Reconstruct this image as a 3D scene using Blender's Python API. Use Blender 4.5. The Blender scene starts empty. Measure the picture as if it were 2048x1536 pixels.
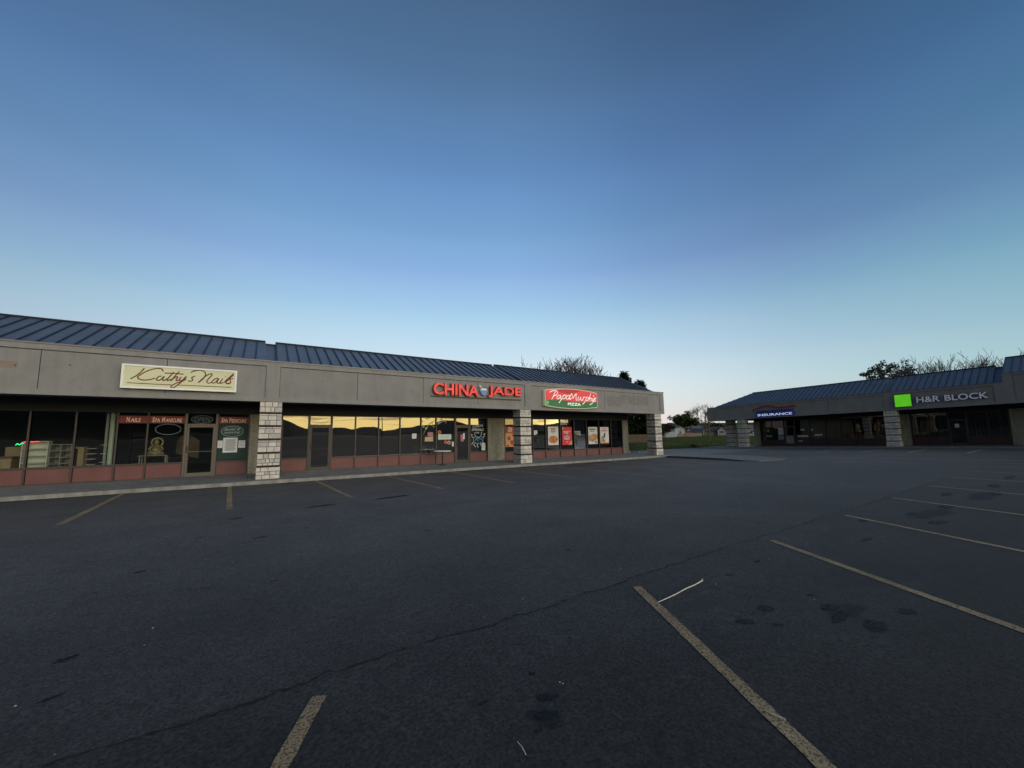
import bpy, bmesh, math, random
from mathutils import Vector, Matrix
random.seed(7)
D = bpy.data; SC = bpy.context.scene; COL = SC.collection
rad = math.radians
# ---------------------------------------------------------------- camera
GA, GB = -0.015738, -0.041072          # fall of the site: metres per metre along x and y
CAM_H = 1.3535
YK, XK = 17.5, 46.0                    # kerb lines of the two shop rows
cam = D.cameras.new('camera'); co = D.objects.new('camera', cam); COL.objects.link(co); SC.camera = co
yaw, pitch, roll = rad(33.292), rad(6.103), rad(-0.82)
fw = Vector((math.sin(yaw)*math.cos(pitch), math.cos(yaw)*math.cos(pitch), math.sin(pitch)))
rt = Vector((math.cos(yaw), -math.sin(yaw), 0)); up = rt.cross(fw)
r2 = math.cos(roll)*rt + math.sin(roll)*up; u2 = -math.sin(roll)*rt + math.cos(roll)*up
M = Matrix((r2, u2, -fw)).transposed().to_4x4(); M.translation = (0, 0, CAM_H); co.matrix_world = M
cam.sensor_width = 36.0; cam.lens = 768.1/2048*36.0; cam.clip_end = 6000; cam.clip_start = 0.05
# ---------------------------------------------------------------- sky
SUN_AZ = 163.0      # compass-like angle from +Y towards +X: the place of the sunset, behind the camera
SUN_EL = 1.5
W = D.worlds.new('World'); SC.world = W; W.use_nodes = True
nt = W.node_tree; nt.nodes.clear()
def nd(t, **k):
    n = nt.nodes.new(t)
    for a_, b_ in k.items(): setattr(n, a_, b_)
    return n
def lk(a_, b_): nt.links.new(a_, b_)
out = nd('ShaderNodeOutputWorld'); bg = nd('ShaderNodeBackground'); lk(bg.outputs[0], out.inputs[0])
sky = nd('ShaderNodeTexSky', sky_type='NISHITA'); sky.sun_disc = False
sky.sun_elevation = rad(SUN_EL); sky.sun_rotation = rad(SUN_AZ)
sky.air_density = 1.0; sky.dust_density = 0.6; sky.ozone_density = 2.5; sky.altitude = 1700
tc = nd('ShaderNodeTexCoord'); sx = nd('ShaderNodeSeparateXYZ'); lk(tc.outputs['Generated'], sx.inputs[0])
def ramp(stops, src, interp='B_SPLINE'):
    r = nd('ShaderNodeValToRGB'); r.color_ramp.interpolation = interp
    e = r.color_ramp.elements
    while len(e) < len(stops): e.new(0.5)
    for el, (p_, c_) in zip(e, stops): el.position = p_; el.color = (*c_, 1)
    lk(src, r.inputs[0]); return r
def lin(r, g, b): return tuple((x/255/12.92 if x/255 <= .04045 else ((x/255+.055)/1.055)**2.4) for x in (r, g, b))
# twilight colour by height above the horizon (sine of elevation)
dusk = ramp([(0.0, lin(240, 226, 220)), (0.05, lin(232, 232, 229)), (0.10, lin(222, 233, 236)), (0.156, lin(207, 227, 239)), (0.267, lin(174, 210, 235)),
             (0.36, lin(147, 184, 227)), (0.447, lin(124, 166, 211)), (0.557, lin(103, 144, 193)), (0.67, lin(87, 123, 165)), (0.78, lin(72, 102, 137)), (1.0, lin(60, 86, 118))], sx.outputs[2], 'CARDINAL')
# how the dome dims round the compass: brightest opposite the sunset, duller to both sides and over the west flank
flat = nd('ShaderNodeVectorMath', operation='MULTIPLY'); lk(tc.outputs['Generated'], flat.inputs[0]); flat.inputs[1].default_value = (1, 1, 0)
nrm = nd('ShaderNodeVectorMath', operation='NORMALIZE'); lk(flat.outputs[0], nrm.inputs[0])
def azdot(az):
    n = nd('ShaderNodeVectorMath', operation='DOT_PRODUCT'); lk(nrm.outputs[0], n.inputs[0]); n.inputs[1].default_value = (math.sin(rad(az)), math.cos(rad(az)), 0)
    m = nd('ShaderNodeMath', operation='MULTIPLY_ADD'); lk(n.outputs['Value'], m.inputs[0]); m.inputs[1].default_value = .5; m.inputs[2].default_value = .5; return m.outputs[0]
side_hi = ramp([(0.0, (.66, .68, .70)), (0.09, (.73, .74, .76)), (0.21, (.93, .93, .93)), (0.36, (1, 1, 1)), (0.50, (1, 1, 1)), (0.64, (.82, .83, .86)), (0.775, (.60, .62, .67)), (0.90, (.44, .53, .555)), (1.0, (.40, .49, .52))], azdot(123), 'CARDINAL')
side_lo = ramp([(0.0, (.76, .77, .78)), (0.09, (.80, .82, .84)), (0.18, (.90, .92, .93)), (0.36, (1, 1, 1)), (0.50, (1, 1, 1)), (0.64, (.97, .99, 1)), (0.77, (.77, .85, .89)), (0.90, (.55, .71, .74)), (1.0, (.50, .64, .68))], azdot(123), 'CARDINAL')
zm = nd('ShaderNodeMapRange'); zm.inputs[1].default_value = .10; zm.inputs[2].default_value = .38; lk(sx.outputs[2], zm.inputs[0])
sidem = nd('ShaderNodeMix', data_type='RGBA'); lk(zm.outputs[0], sidem.inputs[0]); lk(side_lo.outputs[0], sidem.inputs[6]); lk(side_hi.outputs[0], sidem.inputs[7])
west = ramp([(0.0, (1, 1, 1)), (0.58, (1, 1, 1)), (0.80, (.42, .42, .42)), (1.0, (.30, .30, .30))], azdot(-105), 'B_SPLINE')
mul0 = nd('ShaderNodeMix', data_type='RGBA', blend_type='MULTIPLY'); mul0.inputs[0].default_value = 1
lk(dusk.outputs[0], mul0.inputs[6]); lk(sidem.outputs[2], mul0.inputs[7])
mul = nd('ShaderNodeMix', data_type='RGBA', blend_type='MULTIPLY'); mul.inputs[0].default_value = 1
lk(mul0.outputs[2], mul.inputs[6]); lk(west.outputs[0], mul.inputs[7])
# the band of sunset light along the horizon behind the camera
gaz = ramp([(0.0, (0, 0, 0)), (0.64, (0, 0, 0)), (0.74, (.06,)*3), (0.84, (.40,)*3), (0.92, (.90,)*3), (0.96, (1,)*3), (1.0, (1,)*3)], azdot(SUN_AZ), 'CARDINAL')
gel = ramp([(0.0, (1.0, .69, .16)), (0.05, (1.0, .72, .19)), (0.10, (.80, .62, .30)), (0.18, (.52, .48, .41)), (0.30, (.42, .42, .42)), (0.5, (.28, .29, .31)), (0.8, (.10, .10, .11)), (1.0, (0, 0, 0))], sx.outputs[2], 'LINEAR')
# thin cloud bars in the glow
cm = nd('ShaderNodeMapping'); lk(tc.outputs['Generated'], cm.inputs[0]); cm.inputs['Scale'].default_value = (7, 7, 90)
cn = nd('ShaderNodeTexNoise'); cn.inputs['Scale'].default_value = 1.0; cn.inputs['Detail'].default_value = 5; lk(cm.outputs[0], cn.inputs['Vector'])
cr = ramp([(0.0, (1,)*3), (0.50, (1,)*3), (0.60, (.42, .36, .34)), (1.0, (.30, .27, .27))], cn.outputs[0], 'LINEAR')
def mulc(a_, b_):
    m = nd('ShaderNodeMix', data_type='RGBA', blend_type='MULTIPLY'); m.inputs[0].default_value = 1; lk(a_, m.inputs[6]); lk(b_, m.inputs[7]); return m.outputs[2]
czr = nd('ShaderNodeMapRange'); czr.inputs[1].default_value = .06; czr.inputs[2].default_value = .22; lk(sx.outputs[2], czr.inputs[0])
cfade = nd('ShaderNodeMix', data_type='RGBA'); lk(czr.outputs[0], cfade.inputs[0]); lk(cr.outputs[0], cfade.inputs[6]); cfade.inputs[7].default_value = (.9, .9, .9, 1)
glow = mulc(mulc(gaz.outputs[0], gel.outputs[0]), cfade.outputs[2])
gs = nd('ShaderNodeVectorMath', operation='SCALE'); lk(glow, gs.inputs[0]); gs.inputs['Scale'].default_value = 4.2
ds = nd('ShaderNodeVectorMath', operation='SCALE'); lk(mul.outputs[2], ds.inputs[0]); ds.inputs['Scale'].default_value = 1.0
ns = nd('ShaderNodeVectorMath', operation='SCALE'); lk(sky.outputs[0], ns.inputs[0]); ns.inputs['Scale'].default_value = 0.01
a1 = nd('ShaderNodeVectorMath', operation='ADD'); lk(gs.outputs[0], a1.inputs[0]); lk(ds.outputs[0], a1.inputs[1])
a2 = nd('ShaderNodeVectorMath', operation='ADD'); lk(a1.outputs[0], a2.inputs[0]); lk(ns.outputs[0], a2.inputs[1])
lk(a2.outputs[0], bg.inputs[0]); bg.inputs[1].default_value = 1.0
# last light of the sun, very soft
sl = D.lights.new('sun', 'SUN'); sl.energy = 0.5; sl.angle = rad(12); sl.color = (1.0, .85, .68)
so = D.objects.new('sun', sl); COL.objects.link(so)
el_ = rad(12.5); az_ = rad(SUN_AZ)
sd = Vector((math.sin(az_)*math.cos(el_), math.cos(az_)*math.cos(el_), math.sin(el_)))
so.rotation_euler = sd.to_track_quat('Z', 'Y').to_euler(); so.location = (0, -10, 20)
SC.view_settings.view_transform = 'Standard'; SC.view_settings.look = 'None'; SC.view_settings.exposure = 0; SC.view_settings.gamma = 1
try: SC.cycles.max_bounces = 6; SC.cycles.transparent_max_bounces = 10; SC.cycles.sample_clamp_indirect = 4
except Exception: pass
# ---------------------------------------------------------------- materials
def mat(name, col, rough=0.8, metal=0.0, var=0.0, vscale=3.0, bump=0.0, bscale=60.0, emit=0.0, spec=0.5, col2=None, coords='Object'):
    m = D.materials.new(name); m.use_nodes = True; t = m.node_tree; b = t.nodes['Principled BSDF']
    b.inputs['Base Color'].default_value = (*col, 1); b.inputs['Roughness'].default_value = rough; b.inputs['Metallic'].default_value = metal
    b.inputs['Specular IOR Level'].default_value = spec
    if emit: b.inputs['Emission Color'].default_value = (*col, 1); b.inputs['Emission Strength'].default_value = emit
    if var or col2 or bump:
        tcn = t.nodes.new('ShaderNodeTexCoord')
    if var or col2:
        n = t.nodes.new('ShaderNodeTexNoise'); n.inputs['Scale'].default_value = vscale; n.inputs['Detail'].default_value = 6; n.inputs['Roughness'].default_value = .6
        t.links.new(tcn.outputs[coords], n.inputs['Vector'])
        r = t.nodes.new('ShaderNodeValToRGB'); t.links.new(n.outputs[0], r.inputs[0])
        c2 = col2 if col2 else tuple(c*(1-var) for c in col); c1 = col if col2 else tuple(min(1, c*(1+var)) for c in col)
        r.color_ramp.elements[0].position = .3; r.color_ramp.elements[1].position = .7
        r.color_ramp.elements[0].color = (*c2, 1); r.color_ramp.elements[1].color = (*c1, 1)
        t.links.new(r.outputs[0], b.inputs['Base Color'])
        if emit: t.links.new(r.outputs[0], b.inputs['Emission Color'])
    if bump:
        n2 = t.nodes.new('ShaderNodeTexNoise'); n2.inputs['Scale'].default_value = bscale; n2.inputs['Detail'].default_value = 3
        t.links.new(tcn.outputs[coords], n2.inputs['Vector'])
        bp = t.nodes.new('ShaderNodeBump'); bp.inputs['Strength'].default_value = bump; bp.inputs['Distance'].default_value = .01
        t.links.new(n2.outputs[0], bp.inputs['Height']); t.links.new(bp.outputs[0], b.inputs['Normal'])
    return m
def streaks(m, amt=.10):
    t = m.node_tree; b = t.nodes['Principled BSDF']; N = t.nodes.new; Lk = t.links.new; src = b.inputs['Base Color'].links[0].from_socket
    tcn = N('ShaderNodeTexCoord'); mp = N('ShaderNodeMapping'); mp.inputs['Scale'].default_value = (5, 5, .7); Lk(tcn.outputs['Object'], mp.inputs[0])
    n = N('ShaderNodeTexNoise'); n.inputs['Scale'].default_value = 1.0; n.inputs['Detail'].default_value = 5; Lk(mp.outputs[0], n.inputs['Vector'])
    r = N('ShaderNodeValToRGB'); r.color_ramp.elements[0].position = .34; r.color_ramp.elements[0].color = (1-amt*1.6, 1-amt*1.7, 1-amt*1.9, 1); r.color_ramp.elements[1].position = .62; r.color_ramp.elements[1].color = (1+amt*.3,)*3+(1,); Lk(n.outputs[0], r.inputs[0])
    x = N('ShaderNodeMix'); x.data_type = 'RGBA'; x.blend_type = 'MULTIPLY'; x.inputs[0].default_value = 1; Lk(src, x.inputs[6]); Lk(r.outputs[0], x.inputs[7]); Lk(x.outputs[2], b.inputs['Base Color'])
def asphalt(name, dark, light, patch, fine, specks=0.0, spk=(.2, .2, .19), rough=.85, lens_falloff=(0, 1, 1, 1)):
    m = D.materials.new(name); m.use_nodes = True; t = m.node_tree; b = t.nodes['Principled BSDF']
    N = t.nodes.new; Lk = t.links.new
    tcn = N('ShaderNodeTexCoord'); P = tcn.outputs['Object']
    def noise(s, d=4, ro=.55):
        n = N('ShaderNodeTexNoise'); n.inputs['Scale'].default_value = s; n.inputs['Detail'].default_value = d; n.inputs['Roughness'].default_value = ro; Lk(P, n.inputs['Vector']); return n.outputs[0]
    def rmp(src, p0, c0, p1, c1):
        r = N('ShaderNodeValToRGB'); r.color_ramp.elements[0].position = p0; r.color_ramp.elements[0].color = (*c0, 1); r.color_ramp.elements[1].position = p1; r.color_ramp.elements[1].color = (*c1, 1); Lk(src, r.inputs[0]); return r.outputs[0]
    def mix(kind, f, a_, b_):
        x = N('ShaderNodeMix'); x.data_type = 'RGBA'; x.blend_type = kind
        if isinstance(f, float): x.inputs[0].default_value = f
        else: Lk(f, x.inputs[0])
        Lk(a_, x.inputs[6]); Lk(b_, x.inputs[7]); return x.outputs[2]
    base = rmp(noise(patch, 6, .62), .34, dark, .68, light)
    big = rmp(noise(.13, 3), .3, (.82,)*3, .7, (1.14, 1.14, 1.16))
    grain = rmp(noise(fine, 2, .7), .34, (.42,)*3, .66, (1.75,)*3)
    mid = rmp(noise(fine/4.5, 3, .7), .38, (.84,)*3, .66, (1.16,)*3)
    c = mix('MULTIPLY', 1.0, mix('MULTIPLY', 1.0, mix('MULTIPLY', 1.0, base, big), grain), mid)
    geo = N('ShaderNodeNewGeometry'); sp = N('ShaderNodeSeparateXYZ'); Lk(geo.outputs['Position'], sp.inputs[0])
    mr = N('ShaderNodeMapRange'); mr.inputs[1].default_value = lens_falloff[0]; mr.inputs[2].default_value = lens_falloff[1]; mr.inputs[3].default_value = lens_falloff[2]; mr.inputs[4].default_value = lens_falloff[3]; mr.interpolation_type = 'SMOOTHSTEP'  # darkens towards the camera: lens falloff painted into the asphalt colour
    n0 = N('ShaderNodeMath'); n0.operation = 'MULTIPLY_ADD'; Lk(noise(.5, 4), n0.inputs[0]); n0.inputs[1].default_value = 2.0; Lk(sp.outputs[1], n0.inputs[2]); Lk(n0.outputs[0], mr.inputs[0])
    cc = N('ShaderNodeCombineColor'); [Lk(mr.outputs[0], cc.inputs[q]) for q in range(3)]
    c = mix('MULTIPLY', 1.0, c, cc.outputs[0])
    if specks:
        v = N('ShaderNodeTexVoronoi'); v.inputs['Scale'].default_value = 26; Lk(P, v.inputs['Vector'])
        rr = rmp(v.outputs['Distance'], .0, (1,)*3, .07, (0,)*3)
        wn = N('ShaderNodeSeparateColor'); Lk(v.outputs['Color'], wn.inputs[0])
        gt = N('ShaderNodeMath'); gt.operation = 'GREATER_THAN'; Lk(wn.outputs[0], gt.inputs[0]); gt.inputs[1].default_value = 1-specks
        mm = N('ShaderNodeMath'); mm.operation = 'MULTIPLY'; Lk(rr, mm.inputs[0]); Lk(gt.outputs[0], mm.inputs[1])
        rgb = N('ShaderNodeRGB'); rgb.outputs[0].default_value = (*spk, 1)
        c = mix('MIX', mm.outputs[0], c, rgb.outputs[0])
    Lk(c, b.inputs['Base Color']); b.inputs['Roughness'].default_value = rough; b.inputs['Specular IOR Level'].default_value = .45
    bp = N('ShaderNodeBump'); bp.inputs['Strength'].default_value = .55; bp.inputs['Distance'].default_value = .006
    Lk(noise(fine, 2, .7), bp.inputs['Height']); Lk(bp.outputs[0], b.inputs['Normal'])
    return m
def worn(name, col, under, cover=.5, scale=55):
    """thin paint or stain that lets the surface below show through in flecks"""
    m = D.materials.new(name); m.use_nodes = True; t = m.node_tree; b = t.nodes['Principled BSDF']; N = t.nodes.new; Lk = t.links.new
    tcn = N('ShaderNodeTexCoord'); n = N('ShaderNodeTexNoise'); n.inputs['Scale'].default_value = scale; n.inputs['Detail'].default_value = 3; n.inputs['Roughness'].default_value = .75; Lk(tcn.outputs['Object'], n.inputs['Vector'])
    r = N('ShaderNodeValToRGB'); r.color_ramp.elements[0].position = cover-.06; r.color_ramp.elements[0].color = (*under, 1); r.color_ramp.elements[1].position = cover+.03; r.color_ramp.elements[1].color = (*col, 1)
    Lk(n.outputs[0], r.inputs[0]); n3 = N('ShaderNodeTexNoise'); n3.inputs['Scale'].default_value = 2.5; n3.inputs['Detail'].default_value = 4; Lk(tcn.outputs['Object'], n3.inputs['Vector'])
    r3 = N('ShaderNodeValToRGB'); r3.color_ramp.elements[0].position = .3; r3.color_ramp.elements[0].color = (.62,)*3+(1,); r3.color_ramp.elements[1].position = .7; r3.color_ramp.elements[1].color = (1.1,)*3+(1,); Lk(n3.outputs[0], r3.inputs[0])
    x = N('ShaderNodeMix'); x.data_type = 'RGBA'; x.blend_type = 'MULTIPLY'; x.inputs[0].default_value = 1; Lk(r.outputs[0], x.inputs[6]); Lk(r3.outputs[0], x.inputs[7]); Lk(x.outputs[2], b.inputs['Base Color'])
    b.inputs['Roughness'].default_value = .85; return m
def stain(name, col, lo=.42, hi=.62, scale=9, rough=.7, amount=1.0):
    m = D.materials.new(name); m.use_nodes = True; t = m.node_tree; b = t.nodes['Principled BSDF']; N = t.nodes.new; Lk = t.links.new
    o = [n for n in t.nodes if n.type == 'OUTPUT_MATERIAL'][0]
    b.inputs['Base Color'].default_value = (*col, 1); b.inputs['Roughness'].default_value = rough; b.inputs['Specular IOR Level'].default_value = .3
    tcn = N('ShaderNodeTexCoord'); n = N('ShaderNodeTexNoise'); n.inputs['Scale'].default_value = scale; n.inputs['Detail'].default_value = 5; n.inputs['Roughness'].default_value = .65; Lk(tcn.outputs['Object'], n.inputs['Vector'])
    at = N('ShaderNodeAttribute'); at.attribute_name = 'edge'
    ad = N('ShaderNodeMath'); ad.operation = 'MULTIPLY'; Lk(n.outputs[0], ad.inputs[0]); Lk(at.outputs['Fac'], ad.inputs[1])
    mr = N('ShaderNodeMapRange'); mr.inputs[1].default_value = lo*.6; mr.inputs[2].default_value = hi*.75; mr.inputs[4].default_value = amount; Lk(ad.outputs[0], mr.inputs[0])
    tr = N('ShaderNodeBsdfTransparent'); mx = N('ShaderNodeMixShader'); Lk(mr.outputs[0], mx.inputs[0]); Lk(tr.outputs[0], mx.inputs[1]); Lk(b.outputs[0], mx.inputs[2]); Lk(mx.outputs[0], o.inputs[0]); return m
def glass(name, tint=(.26, .28, .29), base=.16, wave=.0):
    m = D.materials.new(name); m.use_nodes = True; t = m.node_tree; t.nodes.clear(); N = t.nodes.new; Lk = t.links.new
    o = N('ShaderNodeOutputMaterial'); tr = N('ShaderNodeBsdfTransparent'); tr.inputs[0].default_value = (*tint, 1)
    g = N('ShaderNodeBsdfGlossy'); g.inputs[0].default_value = (1, 1, 1, 1); g.inputs['Roughness'].default_value = 0.0
    f = N('ShaderNodeFresnel'); f.inputs[0].default_value = 1.5
    ma = N('ShaderNodeMath'); ma.operation = 'MULTIPLY_ADD'; Lk(f.outputs[0], ma.inputs[0]); ma.inputs[1].default_value = 1.5; ma.inputs[2].default_value = base-.06
    mx = N('ShaderNodeMixShader'); Lk(ma.outputs[0], mx.inputs[0]); Lk(tr.outputs[0], mx.inputs[1]); Lk(g.outputs[0], mx.inputs[2]); Lk(mx.outputs[0], o.inputs[0])
    tcn = N('ShaderNodeTexCoord'); n = N('ShaderNodeTexNoise'); n.inputs['Scale'].default_value = .7; n.inputs['Detail'].default_value = 1; Lk(tcn.outputs['Object'], n.inputs['Vector'])
    bp = N('ShaderNodeBump'); bp.inputs['Strength'].default_value = .40; bp.inputs['Distance'].default_value = .01; Lk(n.outputs[0], bp.inputs['Height']); Lk(bp.outputs[0], g.inputs['Normal'])
    return m
MT = dict(
 lot=asphalt('asphalt_lane', (.063, .059, .053), (.089, .083, .075), .9, 60, .03, (.18, .18, .17), lens_falloff=(2.4, 9.5, .54, 1.12)),
 stalls=asphalt('asphalt_stalls', (.057, .054, .048), (.087, .083, .075), 1.1, 48, .10, (.26, .26, .25), lens_falloff=(.9, 3.9, .20, .52)),  # darker paving past the seam, with the lens falloff painted on top
 grass=mat('grass', (.100, .115, .042), .95, spec=0, col2=(.050, .066, .024), vscale=.35, bump=.6, bscale=5),
 conc=mat('concrete', (.20, .20, .185), .85, var=.16, vscale=2.2, bump=.3, bscale=40),
 kerb=mat('concrete_kerb', (.27, .26, .23), .85, var=.2, vscale=3.0, bump=.3, bscale=40),
 apron=mat('concrete_apron', (.135, .14, .135), .85, var=.15, vscale=1.2, bump=.2, bscale=40),
 stucco=mat('stucco', (.256, .249, .231), .92, var=.10, vscale=1.3, bump=.8, bscale=55),
 stucco_trim=mat('stucco_trim', (.266, .259, .241), .92, var=.08, vscale=1.3, bump=.8, bscale=55),
 stuccod=mat('stucco_patch', (.265, .205, .165), .92, var=.10, vscale=4, bump=.5, bscale=55),
 aggr=mat('pebble_wall', (.40, .37, .27), .95, col2=(.24, .22, .16), vscale=9, bump=1.0, bscale=35),
 groove=mat('groove', (.05, .048, .042), .95),
 cap=mat('cap_flashing', (.21, .20, .19), .5, metal=.2),
 roof=mat('blue_metal_roof', (.130, .156, .195), .42, metal=.25, var=.10, vscale=.9),
 rib=mat('blue_metal_rib', (.022, .032, .060), .45, metal=.25),
 ridge=mat('ridge_flashing', (.030, .040, .055), .5, metal=.3),
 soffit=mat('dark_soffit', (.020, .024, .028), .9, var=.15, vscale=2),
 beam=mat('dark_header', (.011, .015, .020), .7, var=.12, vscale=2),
 stone=mat('split_stone', (.70, .65, .55), .9, col2=(.52, .48, .41), vscale=6, bump=1.0, bscale=28),
 stone2=mat('split_stone_grey', (.56, .54, .48), .9, col2=(.36, .34, .31), vscale=7, bump=1.0, bscale=28),
 mortar=mat('mortar', (.045, .04, .035), .95),
 brick=mat('brown_brick', (.040, .024, .020), .9, var=.25, vscale=12, bump=.6, bscale=50),
 bronze=mat('bronze_frame', (.060, .050, .042), .5, metal=.35),
 bronzel=mat('bronze_frame_light', (.135, .112, .090), .5, metal=.35),
 kick=mat('red_brown_panel', (.155, .058, .050), .6, var=.14, vscale=2.0),
 kickd=mat('dark_red_panel', (.055, .018, .018), .6, var=.14, vscale=2.0),
 glass=glass('shop_glass'),
 glassd=glass('shop_glass_dark', (.16, .17, .17), .085),
 glassh=glass('tax_office_glass', (.40, .41, .41), .065),
 glassc=glass('shop_glass_clear', (.75, .78, .74), .05),
 ground=mat('dirt', (.06, .055, .04), .95, var=.2, vscale=.5),
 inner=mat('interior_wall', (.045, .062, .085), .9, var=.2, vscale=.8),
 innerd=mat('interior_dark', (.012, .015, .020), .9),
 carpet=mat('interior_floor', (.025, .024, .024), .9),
 white=mat('white_paint', (.78, .79, .74), .5),
 whiteshelf=mat('white_shelf', (.72, .74, .66), .55),
 greyshelf=mat('grey_shelf', (.30, .30, .27), .6),
 wood=mat('pale_wood', (.34, .25, .15), .6, var=.2, vscale=5),
 woodd=mat('dark_wood', (.10, .05, .035), .6, var=.2, vscale=5),
 paper=mat('paper', (.72, .74, .72), .7),
 ink=mat('print_ink', (.10, .11, .12), .7),
 steel=mat('steel', (.45, .45, .44), .35, metal=.8),
 black=mat('black_paint', (.015, .015, .016), .6),
 yellow=worn('stall_paint', (.42, .295, .15), (.078, .062, .042), .485, 75),
 yellowf=worn('stall_paint_faded', (.33, .28, .19), (.10, .095, .085), .46, 50),
 whitel=worn('white_line_paint', (.34, .34, .34), (.10, .10, .10), .42, 40),
)
for k_ in ('stucco', 'stucco_trim', 'aggr', 'kerb', 'conc'): streaks(MT[k_], .045 if 'stucco' in k_ else .14)
streaks(MT['roof'], .09)
# ---------------------------------------------------------------- mesh helpers
def prop(o, label=None, cat=None, group=None, kind=None):
    if label: o['label'] = label
    if cat: o['category'] = cat
    if group: o['group'] = group
    if kind: o['kind'] = kind
    return o
def FL(u, v, w): return (u, v, w + GA*u + GB*YK)                 # left shop row: u runs right, v runs into the shop
def FR(u, v, w): return (v, -u, w + GA*XK - GB*u)                # right shop row
def FW(x, y, z): return (x, y, z)
def smooth(t): t = max(0, min(1, t)); return t*t*(3-2*t)
def G(x, y):
    cx = max(-60, min(60, x)); cy = max(-60, min(31, y))
    p = GA*max(cx, -40) + GB*max(cy, -14)
    d = math.hypot(x-cx, y-cy)
    return p + (-4.4-p)*min(1, d/140)
class MB:
    def __init__(s, F=FW): s.F = F; s.v = []; s.f = []; s.m = []; s.mi = 0
    def add(s, vs, fs):
        n = len(s.v); s.v += [s.F(*p) for p in vs]
        for f in fs: s.f.append(tuple(i+n for i in f)); s.m.append(s.mi)
    def box(s, a, b, c, d, e, f):
        """u0,u1, v0,v1, w0,w1"""
        if a > b: a, b = b, a
        if c > d: c, d = d, c
        if e > f: e, f = f, e
        s.add([(a,c,e),(b,c,e),(b,d,e),(a,d,e),(a,c,f),(b,c,f),(b,d,f),(a,d,f)],
              [(0,3,2,1),(4,5,6,7),(0,1,5,4),(1,2,6,5),(2,3,7,6),(3,0,4,7)]); return s
    def prism(s, poly, v0, v1):
        """poly of (u,w) anticlockwise seen from the front (-v); from v0 (front) to v1"""
        n = len(poly)
        s.add([(u, v0, w) for u, w in poly] + [(u, v1, w) for u, w in poly],
              [tuple(range(n)), tuple(range(2*n-1, n-1, -1))] + [(i, i+n, (i+1) % n+n, (i+1) % n) for i in range(n)]); return s
    def slab(s, poly, z0, z1, zf=None):
        n = len(poly)
        g = zf or (lambda x, y: 0)
        s.add([(x, y, g(x, y)+z0) for x, y in poly] + [(x, y, g(x, y)+z1) for x, y in poly],
              [tuple(range(n-1, -1, -1)), tuple(range(n, 2*n))] + [(i, (i+1) % n, (i+1) % n+n, i+n) for i in range(n)]); return s
    def quadx(s, pts): s.add(pts, [tuple(range(len(pts)))]); return s
    def tube(s, pts, r, k=6, squash=None, cap=True):
        pts = [Vector(p) for p in pts]; n = len(pts)
        if not hasattr(r, '__len__'): r = [r]*n
        rings = []; prev = None
        for i, p in enumerate(pts):
            t = (pts[min(i+1, n-1)]-pts[max(i-1, 0)])
            if t.length < 1e-9: t = Vector((0, 0, 1))
            t.normalize()
            if squash:      # flat lettering: ring lies in the plane of the (u,w) normal and v
                a_ = Vector((-t.z, 0, t.x))
                if a_.length < 1e-6: a_ = Vector((1, 0, 0))
                a_.normalize(); b_ = Vector((0, 1, 0))
                ring = [p + a_*r[i]*math.cos(2*math.pi*j/k) + b_*squash*math.sin(2*math.pi*j/k) for j in range(k)]
            else:
                if prev is None:
                    h = Vector((0, 0, 1)) if abs(t.z) < .9 else Vector((1, 0, 0)); a_ = t.cross(h).normalized()
                else:
                    a_ = (prev - t*prev.dot(t))
                    a_ = a_.normalized() if a_.length > 1e-6 else t.orthogonal().normalized()
                prev = a_; b_ = t.cross(a_)
                ring = [p + a_*r[i]*math.cos(2*math.pi*j/k) + b_*r[i]*math.sin(2*math.pi*j/k) for j in range(k)]
            rings.append(ring)
        vs = [tuple(q) for ring in rings for q in ring]; fs = []
        for i in range(n-1):
            for j in range(k): fs.append((i*k+j, i*k+(j+1) % k, (i+1)*k+(j+1) % k, (i+1)*k+j))
        if cap: fs += [tuple(range(k-1, -1, -1)), tuple((n-1)*k+j for j in range(k))]
        s.add(vs, fs); return s
    def lathe(s, c, prof, k=12):
        vs = []; n = len(prof)
        for r, z in prof:
            for j in range(k): vs.append((c[0]+r*math.cos(2*math.pi*j/k), c[1]+r*math.sin(2*math.pi*j/k), c[2]+z))
        fs = [(i*k+j, i*k+(j+1) % k, (i+1)*k+(j+1) % k, (i+1)*k+j) for i in range(n-1) for j in range(k)]
        fs += [tuple(range(k-1, -1, -1)), tuple((n-1)*k+j for j in range(k))]
        s.add(vs, fs); return s
    def disc(s, u, v, w, ru, rw, th=.006, k=20):
        s.prism([(u+ru*math.cos(2*math.pi*j/k), w+rw*math.sin(2*math.pi*j/k)) for j in range(k)], v-th, v); return s
    def ringshape(s, u, v, w, ru, rw, t, th=.006, k=28):
        o_ = [(u+ru*math.cos(2*math.pi*j/k), w+rw*math.sin(2*math.pi*j/k)) for j in range(k)]
        i_ = [(u+(ru-t)*math.cos(2*math.pi*j/k), w+(rw-t)*math.sin(2*math.pi*j/k)) for j in range(k)]
        for j in range(k):
            q = (j+1) % k
            s.add([(o_[j][0], v-th, o_[j][1]), (o_[q][0], v-th, o_[q][1]), (i_[q][0], v-th, i_[q][1]), (i_[j][0], v-th, i_[j][1])], [(0, 1, 2, 3)])
        return s
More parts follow.
